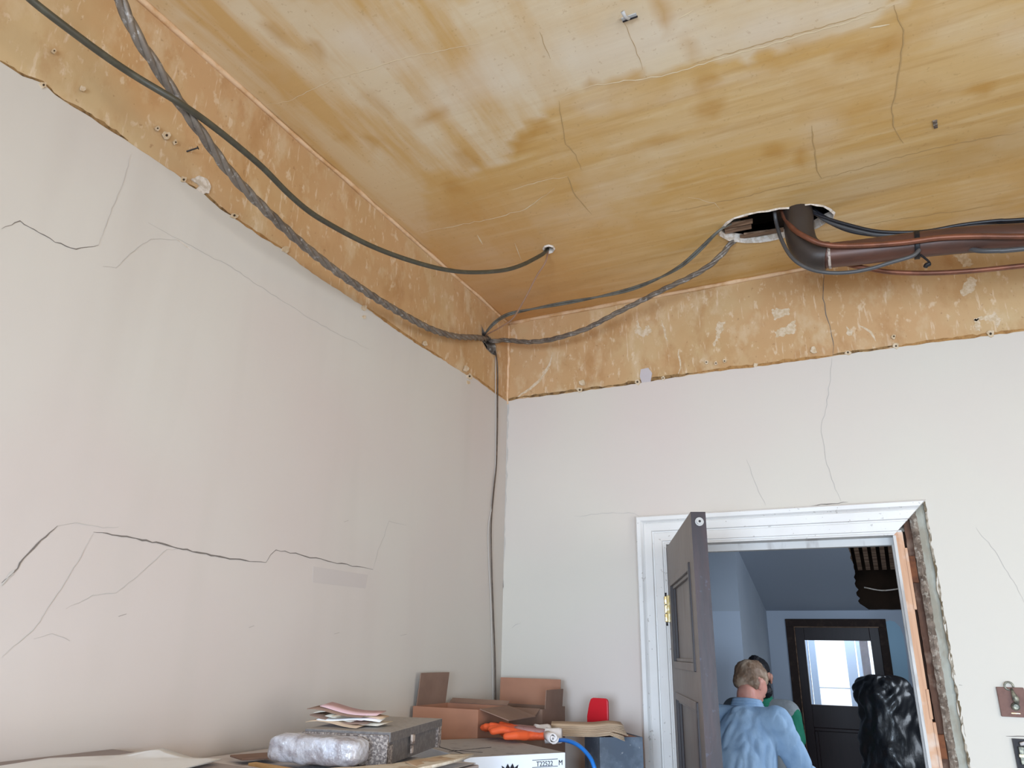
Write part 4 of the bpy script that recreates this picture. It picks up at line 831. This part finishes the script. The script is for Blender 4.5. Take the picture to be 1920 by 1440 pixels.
# white carton, turned 45 degrees
cx0 = Vector((.71, -.962, 1.0)); ang = math.atan2(-.962+1.245, .71-.513)
ct = thing('carton', (.513, -1.245, 1.0), 'white printed carton with grey top, black crest and border', 'carton', ang)
CW, CD, CH_ = .345, .43, .362
o = MB().box((0, 0, 0), (CW, CD, CH_)).build('carton_body', ['carton_white', 'carton_top'], ct, bevel=.002)
for p in o.data.polygons:
    if p.normal.z > .5 or p.normal.x > .5: p.material_index = 1
MB().box((.02, -.0012, .02), (CW-.035, 0, CH_-.052)).build('printed_panel', 'ink', ct)
MB().box((.015, -.0016, CH_-.052), (CW-.03, 0, CH_-.048)).build('yellow_border', 'yellow', ct)
def crest(cx, cz):
    mb = MB(); f = lambda a, b, d: (cx+a, -.0015-d, cz+b)
    mb.prism([(-.022, 0), (.022, 0), (.028, .018), (.015, .010), (.008, .022), (0, .010), (-.008, .022), (-.015, .010), (-.028, .018)], f, .001, 0)
    mb.box((cx-.030, -.0025, cz-.006), (cx+.030, -.0015, cz-.002)); mb.box((cx-.034, -.0025, cz-.022), (cx+.034, -.0015, cz-.016))
    for s in (-1, 1):
        mb.tube([(cx+s*(.044+.010*math.cos(a)), -.002, cz-.008+.010*math.sin(a)) for a in [k*PI/7 for k in range(13)]], .0025, 6)
        mb.box((cx+s*.030, -.0025, cz-.012), (cx+s*.062, -.0015, cz-.008))
    mb.build('crest', 'ink', ct)
crest(.150, CH_-.044)
def text(body, size, loc, rot, m, parent, name='lettering', ext=.0004):
    cu = bpy.data.curves.new(name, 'FONT'); cu.body = body; cu.size = size; cu.extrude = ext; cu.align_x = 'CENTER'
    t = bpy.data.objects.new(name, cu); COL.objects.link(t); dg = bpy.context.evaluated_depsgraph_get(); dg.update()
    me = bpy.data.meshes.new_from_object(t.evaluated_get(dg)); bpy.data.objects.remove(t); me.materials.append(M[m])
    o = bpy.data.objects.new(name, me); COL.objects.link(o); o.parent = parent; o.location = loc; o.rotation_euler = rot; return o
text('T22522', .019, (CW-.075, -.001, CH_-.034), (PI/2, 0, 0), 'ink', ct)
MB().box((CW-.118, -.001, CH_-.037), (CW-.028, 0, CH_-.0355)).build('print_line', 'ink', ct); MB().box((CW-.118, -.001, CH_-.0175), (CW-.028, 0, CH_-.016)).build('print_line', 'ink', ct)
text('M', .020, (CW-.018, -.001, CH_-.034), (PI/2, 0, 0), 'ink', ct)
text('VOZZAR', .032, (CW+.001, .13, CH_-.050), (PI/2, 0, PI/2), 'ink', ct)
MB().box((CW, .03, CH_-.085), (CW+.001, .24, CH_-.062)).build('print_bar', 'ink', ct)
MB().box((.03, .05, CH_), (.036, .25, CH_+.0006)).build('pen_mark', 'ink', ct, bevel=0)
o = MB().box((-.09, -.0012, 0), (.09, .0012, .0008)).build('pen_mark', 'ink', ct); o.location = (.10, .16, CH_); o.rotation_euler.z = .3
o = MB().box((-.05, -.0015, 0), (.05, .0015, .0008)).build('pen_mark', 'ink', ct); o.location = (.07, .12, CH_); o.rotation_euler.z = -.9

# cardboard boxes
def open_box(name, x0, x1, y0, y1, z0, z1, label, m='card', th=.004, flaps=(), rz=0):
    t = thing(name, ((x0+x1)/2, (y0+y1)/2, z0), label, 'box', rz); X, Y, Z = (x1-x0)/2, (y1-y0)/2, z1-z0
    MB().box((-X, -Y, 0), (X, Y, th)).build('box_base', m, t)
    MB().box((-X, -Y, th), (X, -Y+th, Z)).build('side_panel', m, t); MB().box((-X, Y-th, th), (X, Y, Z)).build('side_panel', m, t)
    MB().box((-X, -Y+th, th), (-X+th, Y-th, Z)).build('side_panel', m, t); MB().box((X-th, -Y+th, th), (X, Y-th, Z)).build('side_panel', m, t)
    for (side, L, a, m2, inset) in flaps:
        mb = MB(); mb.box((-1, 0, 0), (1, th*.8, L)); hw_ = (X if side in 'fb' else Y)-inset
        f = mb.build('flap', m2, t); f.data.transform(Matrix.Scale(hw_, 4, (1, 0, 0)))
        R = Matrix.Rotation(a, 4, 'X')
        T = {'f': Matrix.Translation((0, -Y, Z)), 'b': Matrix.Translation((0, Y, Z)) @ Matrix.Rotation(PI, 4, 'Z'), 'l': Matrix.Translation((-X, 0, Z)) @ Matrix.Rotation(-PI/2, 4, 'Z'), 'r': Matrix.Translation((X, 0, Z)) @ Matrix.Rotation(PI/2, 4, 'Z')}[side]
        f.data.transform(T @ R)
    return t
open_box('cardboard_box', .025, .300, -.77, -.52, 1.0, 1.452, 'small open cardboard box with one flap standing up, left of the gloves', 'card',
         flaps=(('l', .115, math.radians(-6), 'card_dark', .02), ('r', .12, math.radians(105), 'card_dark', .01), ('b', .03, math.radians(60), 'card_dark', .01)))
t2 = open_box('cardboard_box', .04, .37, -.36, -.12, 1.0, 1.435, 'larger open cardboard box in the corner with tall back flap', 'card_dark',
              flaps=(('b', .105, math.radians(2), 'card', .02), ('r', .07, math.radians(4), 'card_dark', .03), ('f', .06, math.radians(115), 'card_dark', .01)))
# gloves
def voxel(name, prims, mats, parent, vox=.006, smooth=6, disp=None):
    """one continuous skin round overlapping tapered limbs: prims are (p0, p1, r0, r1[, flatten axis vector, factor])"""
    bm = bmesh.new()
    for pr in prims:
        p0, p1, r0, r1 = Vector(pr[0]), Vector(pr[1]), pr[2], pr[3]; fl = pr[4] if len(pr) > 4 else None
        ax = p1-p0; L = ax.length; q = ax.to_track_quat('Z', 'Y') if L > 1e-5 else None
        vs = []; n, h = 14, 5; rows = []
        for k in range(h+1): a = -PI/2+PI/2*k/h; rows.append((r0*math.sin(a), r0*math.cos(a)))
        for k in range(h+1): a = PI/2*k/h; rows.append((L+r1*math.sin(a), r1*math.cos(a)))
        for z, r in rows:
            r = max(r, 1e-4); ring_ = []
            for j_ in range(n):
                v = Vector((r*math.cos(2*PI*j_/n), r*math.sin(2*PI*j_/n), z))
                if q: v = q @ v
                v = p0+v
                if fl:
                    d = Vector(fl[0]).normalized(); base = p0+ax*max(0, min(1, (v-p0).dot(ax)/(L*L) if L > 1e-5 else 0)); e = (v-base).dot(d); v = v-d*e*(1-fl[1])
                ring_.append(bm.verts.new(v))
            rows[rows.index((z, r)) if (z, r) in rows else 0] = (z, r); vs.append(ring_)
        for a_, b_2 in zip(vs, vs[1:]):
            for j_ in range(n): bm.faces.new((a_[j_], a_[(j_+1) % n], b_2[(j_+1) % n], b_2[j_]))
        bm.faces.new(list(reversed(vs[0]))); bm.faces.new(vs[-1])
    me = bpy.data.meshes.new(name); bm.to_mesh(me); bm.free(); o = bpy.data.objects.new(name, me); COL.objects.link(o)
    r = o.modifiers.new('r', 'REMESH'); r.mode = 'VOXEL'; r.voxel_size = vox
    s = o.modifiers.new('s', 'SMOOTH'); s.iterations = smooth; s.factor = .5
    dg = bpy.context.evaluated_depsgraph_get(); dg.update(); m2 = bpy.data.meshes.new_from_object(o.evaluated_get(dg)); o.modifiers.clear(); o.data = m2; m2.name = name
    if disp:
        for v in m2.vertices: v.co = disp(v.co)
    m2.materials.clear()
    for q in (mats if isinstance(mats, (list, tuple)) else [mats]): m2.materials.append(M[q])
    for p in m2.polygons: p.use_smooth = True
    if parent: o.parent = parent
    return o
def glove(loc, rz, label, flip=1):
    g = thing('work_glove', loc, label, 'glove', rz, 'work gloves on the carton')
    fg = [((-.03, 0, .012), (-.085, .012, .020), .022, .020)]
    pr = [((.0, 0, .016), (.055, 0, .016), .030, .024, ((0, 0, 1), .5)), ((-.035, 0, .018), (.0, 0, .016), .036, .032, ((0, 0, 1), .5))]
    pr2 = []
    for k, (yy, L) in enumerate(((-.032, .058), (-.011, .070), (.011, .066), (.031, .052))):
        b = Vector((-.045, yy*flip, .020)); m1 = b+Vector((-L*.5, yy*.2, .010)); e = b+Vector((-L, yy*.35, .004+.004*k)); pr2 += [(b+Vector((.02, 0, 0)), m1, .0125, .0115), (m1, e, .0115, .0095)]
    pr2 += [((-.01, -.03*flip, .016), (-.03, -.058*flip, .018), .014, .012), ((-.03, -.058*flip, .018), (-.058, -.066*flip, .015), .012, .010)]
    voxel('palm', pr+pr2, 'orange', g, .004, 3)
    voxel('knit_back', [((-.03, 0, .030), (.03, 0, .026), .026, .022, ((0, 0, 1), .35))], 'glove_grey', g, .004, 3)
    MB().tube([(.045, 0, .016), (.060, 0, .016), (.085, 0, .017), (.092, 0, .017)], [.022, .020, .021, .019], 16).build('cuff', 'knit', g, smooth=True)
    g.scale = (1.18, 1.18, 1.18); return g
glove((.50, -.76, 1.364), math.radians(14), 'orange rubber work glove lying with its cuff forward on the carton')
glove((.435, -.70, 1.364), math.radians(42), 'orange and grey work glove slumped against the small cardboard box', -1)
# rolled white cloth in front of gloves
rp = hit(1032, 1380, 1, -.80)
rl = thing('rolled_rag', (rp.x, -.80, 1.364), 'small rolled white rag on the carton beside the gloves', 'rag', math.radians(35))
sp = [(.004+.0022*a)*1.0 for a in [k*.35 for k in range(22)]]
vs = []; fs = []
for k, r in enumerate(sp):
    a = k*.6
    for y in (-.05, .045): vs.append((r*math.cos(a), y+.004*math.sin(k), .022+r*math.sin(a)))
for k in range(len(sp)-1): fs.append((2*k, 2*k+1, 2*k+3, 2*k+2))
o = MB().add(vs, fs).build('rag_roll', 'knit', rl, smooth=True); s = o.modifiers.new('t', 'SOLIDIFY'); s.thickness = .003
# bin, paper sacks, red panel, hose
bn = thing('plastic_bin', (.655, -.34, 1.0), 'scuffed slate plastic bin beside the door casing', 'bin', math.radians(40))
s = .085; hgt = .36
mb = MB()
for (a, b) in (((-s, -s), (s, -s+.004)), ((-s, s-.004), (s, s)), ((-s, -s+.004), (-s+.004, s-.004)), ((s-.004, -s+.004), (s, s-.004))): mb.box((a[0], a[1], .004), (b[0], b[1], hgt))
mb.box((-s, -s, 0), (s, s, .004)); mb.build('bin_body', 'bin', bn, bevel=.0015)
MB().box((-s+.004, -s+.004, hgt-.03), (s-.004, s-.004, hgt-.004)).build('bin_contents', 'card', bn)
def paper_stack():
    t = thing('paper_sacks', (.60, -.42, 1.362), 'fan of flat brown paper sacks lying across the slate bin', 'papers', math.radians(22)); rr = random.Random(8)
    for k in range(9):
        n = 10; vs = []; fs = []; dx = rr.uniform(-.008, .008); dy = rr.uniform(-.006, .006)
        for i in range(n+1):
            x_ = -.145+.265*i/n; z = .003+k*.0042+.010*sstep(.0, .10, x_)-.022*sstep(.06, .125, x_)*(1-k*.09)
            for yy in (-.09, .09): vs.append((x_+dx, yy+dy, z))
        for i in range(n): fs.append((2*i, 2*i+1, 2*i+3, 2*i+2))
        o = MB().add(vs, fs).build('paper_sack', 'paper_brown', t, smooth=True); s2 = o.modifiers.new('t', 'SOLIDIFY'); s2.thickness = .0022
paper_stack()
rp = thing('red_panel', (.545, -.20, 1.0), 'red plastic panel with rounded top corners standing by the back wall', 'panel', math.radians(-8))
pts = [(-.050, 0), (.044, 0), (.046, .465), (.043, .474), (.034, .478), (-.022, .478), (-.032, .473), (-.040, .455), (-.050, .41)]
MB().prism(pts, lambda a, b, d: (a, d, b), .012, 0).build('panel_face', 'red', rp, bevel=.003)
MB().box((-.05, -.02, 0), (.044, .03, .012)).build('panel_foot', 'red', rp, bevel=.003)
hp = catmull([hit(1022, 1384, 1, -.72), hit(1040, 1388, 1, -.78), hit(1060, 1388, 1, -.84), hit(1082, 1396, 1, -.88), hit(1100, 1412, 1, -.90), hit(1112, 1432, 1, -.92), hit(1116, 1465, 1, -.92), Vector((.76, -.90, 1.12)), Vector((.755, -.86, 1.015))], 8)
o = MB().tube(hp, .0065, 10).build('blue_hose', 'blue', smooth=True); tag(o, 'bright blue hose arching off the white carton', 'hose')
crumpled('torn_label', [(.60, -.60), (.70, -.62), (.72, -.50), (.62, -.48)], 1.35, .012, 'paper', 'scrap of pale paper tucked between the carton and the bin', 'paper', step=.02, seed=20) if False else None

# ------------------------------------------------------------------ people
def hand(prims, wrist, d, side, up, curl=.6):
    """five fingers on a palm: d points to the finger tips, side towards the thumb"""
    d, side, up = Vector(d).normalized(), Vector(side).normalized(), Vector(up).normalized(); w0 = Vector(wrist)
    prims += [(w0, w0+d*.075, .028, .036, (up, .42))]
    for k, L in enumerate((.072, .080, .074, .058)):
        b = w0+d*.085+side*(.030-.020*k); m1 = b+d*L*.5-up*L*.2*curl; e = m1+d*L*.35-up*L*.45*curl; prims += [(b-d*.02, m1, .0095, .0088), (m1, e, .0088, .0075)]
    b = w0+d*.025+side*.028; m1 = b+d*.028+side*.024; prims += [(b, m1, .013, .011), (m1, m1+d*.030+side*.004-up*.01, .011, .009)]
def person(name, loc, rz, label, sk, shirt, hairm, lean, head_yaw, head_nod, arms, H=1.72, beard=False, vest=None, short=False, bulk=1.0, hair_long=False):
    g = thing(name, loc, label, 'person', rz); s = H/1.72
    Z = Vector((0, 0, 1)); hip = Vector((0, -.16*lean*2, .94*s)); ch = Vector((0, 0, 1.27*s-.03*lean)); nk = Vector((0, .05*lean*2+.01, 1.44*s-.05*lean)); hd = nk+Vector((0, .055*lean*2+.015, .135-.05*lean))
    SHY = .165*bulk; sh = [Vector((sx*SHY, .0+.01, 1.385*s-.045*lean)) for sx in (-1, 1)]
    body = [(hip, ch, .125, .135, ((0, 1, 0), .72)), (ch, nk-Vector((0, 0, .05)), .13, .07, ((0, 1, 0), .75)), (nk-Vector((0, 0, .06)), nk+Vector((0, .015, .06)), .062, .054)]
    body += [(sh[0], sh[1], .055, .055)]
    RZ = Matrix.Rotation(head_yaw, 3, 'Z') @ Matrix.Rotation(-head_nod, 3, 'X')
    hp_ = lambda x, y, z: hd+RZ @ (Vector((x, y, z))*.95)
    body += [(hp_(0, -.015, .03), hp_(0, .02, .03), .079, .076, (RZ @ Vector((1, 0, 0)), .93)), (hp_(0, .045, -.045), hp_(0, .05, .0), .05, .062), (hp_(0, .085, -.075), hp_(0, .06, -.06), .022, .040), (hp_(0, .098, .0), hp_(0, .116, -.022), .009, .014),
             (hp_(-.03, .078, .028), hp_(.03, .078, .028), .016, .016), (hp_(-.018, .098, -.052), hp_(.018, .098, -.052), .009, .009)]
    for sx in (-1, 1): body += [(hp_(sx*.088, -.004, .014), hp_(sx*.084, .002, -.024), .019, .011, (RZ @ Vector((1, 0, 0)), .5))]
    legs = []
    for sx in (-1, 1):
        a = hip+Vector((sx*.085, 0, -.02)); k_ = Vector((sx*.10, .03, .50*s)); f_ = Vector((sx*.11, 0, .09)); body += [(a, k_, .075, .052), (k_, f_, .052, .036), (f_, f_+Vector((0, .12, -.045)), .035, .028)]
        legs += [(a, k_, .098, .070), (k_, f_+Vector((0, 0, .02)), .070, .062)]
    sleeves = []
    for (sx, el_, wr_), S0 in zip(arms, sh):
        el_, wr_ = Vector(el_), Vector(wr_); body += [(S0, el_, .048, .037), (el_, wr_, .037, .025)]
        dd = (wr_-el_).normalized(); hand(body, wr_, dd, (-sx, .2, 0), (0, .3, 1) if abs(dd.z) < .8 else (sx, 0, 0))
        if short: m_ = S0.lerp(el_, .52); sleeves += [(S0, m_, .066, .060)]
        else: sleeves += [(S0, el_, .068, .056), (el_, el_.lerp(wr_, .93), .056, .042)]
    voxel('body', body, sk, g, .007, 3)
    kk = 1.10*bulk
    tors = [(hip+Vector((0, 0, -.05)), hip.lerp(ch, .5), .180*bulk, .170*bulk, ((0, 1, 0), .94)), (hip.lerp(ch, .4), ch, .170*bulk, .164*bulk, ((0, 1, 0), .88)), (ch, nk-Vector((0, .0, .085)), .158*bulk, .098, ((0, 1, 0), .80)), (sh[0]*1.0+Vector((0, 0, -.015)), sh[1]+Vector((0, 0, -.015)), .072, .072)]
    tors += [(nk+Vector((0, 0, -.07)), sh[0]+Vector((0, 0, .0)), .066, .060), (nk+Vector((0, 0, -.07)), sh[1]+Vector((0, 0, .0)), .066, .060)]
    def wr2(c):
        q = c.copy(); n_ = noise.noise(Vector((q.x*9, q.y*9, q.z*5)))*.014+abs(noise.noise(Vector((q.x*16+5, q.y*16, q.z*9-q.x*12))))*.022-.008
        d = Vector((q.x, q.y-.0, 0)); d = d.normalized() if d.length > 1e-4 else d; return q+d*n_
    cl_ = voxel('shirt', tors+sleeves, shirt, g, .008, 4, wr2)
    col_ = MB()
    for r_, z_ in ((.066, .022), (.071, .010), (.077, -.004), (.082, -.018)):
        col_.tube([nk+Vector((r_*math.cos(a), .004+r_*.95*math.sin(a), z_+.018*math.sin(-a)*.5)) for a in [k*2*PI/28 for k in range(29)]], .013, 8)
    cc = col_.build('collar', shirt, cl_, smooth=True)
    if vest:
        vt = [(p[0], p[1], p[2]+.012, p[3]+.010)+tuple(p[4:]) for p in tors[:3]]+[(sh[0]*.62+Vector((0, 0, .45*sh[0].z*.0)) if False else Vector((sh[0].x*.92, sh[0].y, sh[0].z)), Vector((sh[1].x*.92, sh[1].y, sh[1].z)), .078, .078), (nk+Vector((0, 0, -.065)), Vector((sh[0].x*.8, 0, sh[0].z)), .068, .066), (nk+Vector((0, 0, -.065)), Vector((sh[1].x*.8, 0, sh[1].z)), .068, .066)]
        voxel('vest', vt, vest, g, .008, 4)
    voxel('trousers', [(hip+Vector((0, 0, -.05)), hip+Vector((0, 0, -.02)), .136, .132, ((0, 1, 0), .80))]+legs, 'trouser', g, .01, 4)
    for sx in (-1, 1): voxel('shoe', [((sx*.11, -.03, .045), (sx*.115, .15, .035), .045, .040, ((0, 0, 1), .85)), ((sx*.11, -.02, .08), (sx*.11, -.01, .10), .045, .042)], 'shoe', g, .008, 3)
    # hair: cap over crown and back of the head
    hr = [(hp_(0, -.020, .048), hp_(0, .030, .054), .080, .074, (RZ @ Vector((1, 0, 0)), .95)), (hp_(0, -.045, .005), hp_(0, -.030, .045), .060, .076), (hp_(-.05, -.025, .0), hp_(.05, -.025, .0), .040, .040), (hp_(0, .060, .095), hp_(0, .020, .105), .030, .040)]
    def tuft(c):
        return c+Vector((noise.noise(c*90), noise.noise(c*90+Vector((7, 0, 0))), noise.noise(c*90+Vector((0, 7, 0)))))*.003
    voxel('hair', hr, hairm, g, .005, 2, tuft)
    for sx in (-1, 1):
        c = hp_(sx*.031, .090, .012); MB().tube([c, c+RZ @ Vector((0, .006, 0))], [.010, .004], 10).build('eye', 'hair_black', g)
    if beard: voxel('beard', [(hp_(-.055, .055, -.065), hp_(.055, .055, -.065), .040, .040), (hp_(0, .085, -.085), hp_(0, .06, -.10), .034, .032), (hp_(-.068, .02, -.03), hp_(-.05, .05, -.07), .018, .028), (hp_(.068, .02, -.03), hp_(.05, .05, -.07), .018, .028)], 'hair_black', g, .005, 2, tuft)
    return g, cl_, nk, sh
m1, shirt1, nk1, sh1 = person('person', (.905, 1.08, 0), math.radians(-8), 'man seen from behind in a pale blue denim shirt with sandy hair, leaning forward', 'skin', 'shirt', 'hair', .55, math.radians(-28), math.radians(22),
    ((-1, (-.26, .10, 1.10), (-.16, .34, 1.06)), (1, (.235, .10, 1.12), (.26, .34, 1.00))), H=1.705, bulk=1.03)
# yoke seam across the shoulders
m2_, _, _, _ = person('person', (.895, 1.74, 0), math.radians(176), 'dark haired bearded man facing the room in a grey vest over a green T-shirt', 'skin2', 'green', 'hair_black', .0, 0, math.radians(8),
    ((-1, (-.205, .06, 1.08), (-.215, .24, .95)), (1, (.22, .02, 1.10), (.20, .26, 1.08))), H=1.66, beard=True, vest='vest', short=True)

# ------------------------------------------------------------------ black plastic wrapped item in the hall
def wrapped():
    c = Vector((1.585, 1.9, 0)); n, m = 72, 90; vs = []; fs = []
    for i in range(m+1):
        t = i/m
        for j in range(n):
            a = 2*PI*j/n
            if t < .80: z = 1.50*t/.80*.97; rx = .165+.05*(1-t/.8); ry = .16+.05*(1-t/.8)
            else:
                q = (t-.80)/.20*PI/2; z = 1.455+.105*math.sin(q); rx = .165*math.cos(q)**.6; ry = .16*math.cos(q)**.6
            rx = max(rx, .001); ry = max(ry, .001)
            if t <= .8: rx *= 1-.10*sstep(.62, .70, t)*(1-sstep(.74, .80, t))
            p = Vector((rx*math.cos(a), ry*math.sin(a), z)); nn = Vector((math.cos(a), math.sin(a), .3))
            f = abs(noise.noise(Vector((p.x*9+z*4, p.y*9, z*5))))*.055+abs(noise.noise(Vector((a*2.2, z*14-a*2, 3))))*.030-.02
            f *= min(1, rx/.05); p += nn*f; p.x += .05*sstep(0, 1.5, 1.5-z); vs.append(p)
    for i in range(m):
        for j in range(n): fs.append((i*n+j, i*n+(j+1) % n, (i+1)*n+(j+1) % n, (i+1)*n+j))
    fs += [tuple(range(n-1, -1, -1)), tuple(m*n+j for j in range(n))]
    o = MB().add(vs, fs).build('plastic_wrapped_bundle', 'plastic'); 
    for p in o.data.polygons: p.use_smooth = True
    o.location = c; return tag(o, 'tall bundle wrapped in glossy black plastic before the dark front door', 'bundle')
wrapped()
for o in bpy.data.objects:
    for md in o.modifiers:
        if md.type == 'BEVEL': md.harden_normals = False
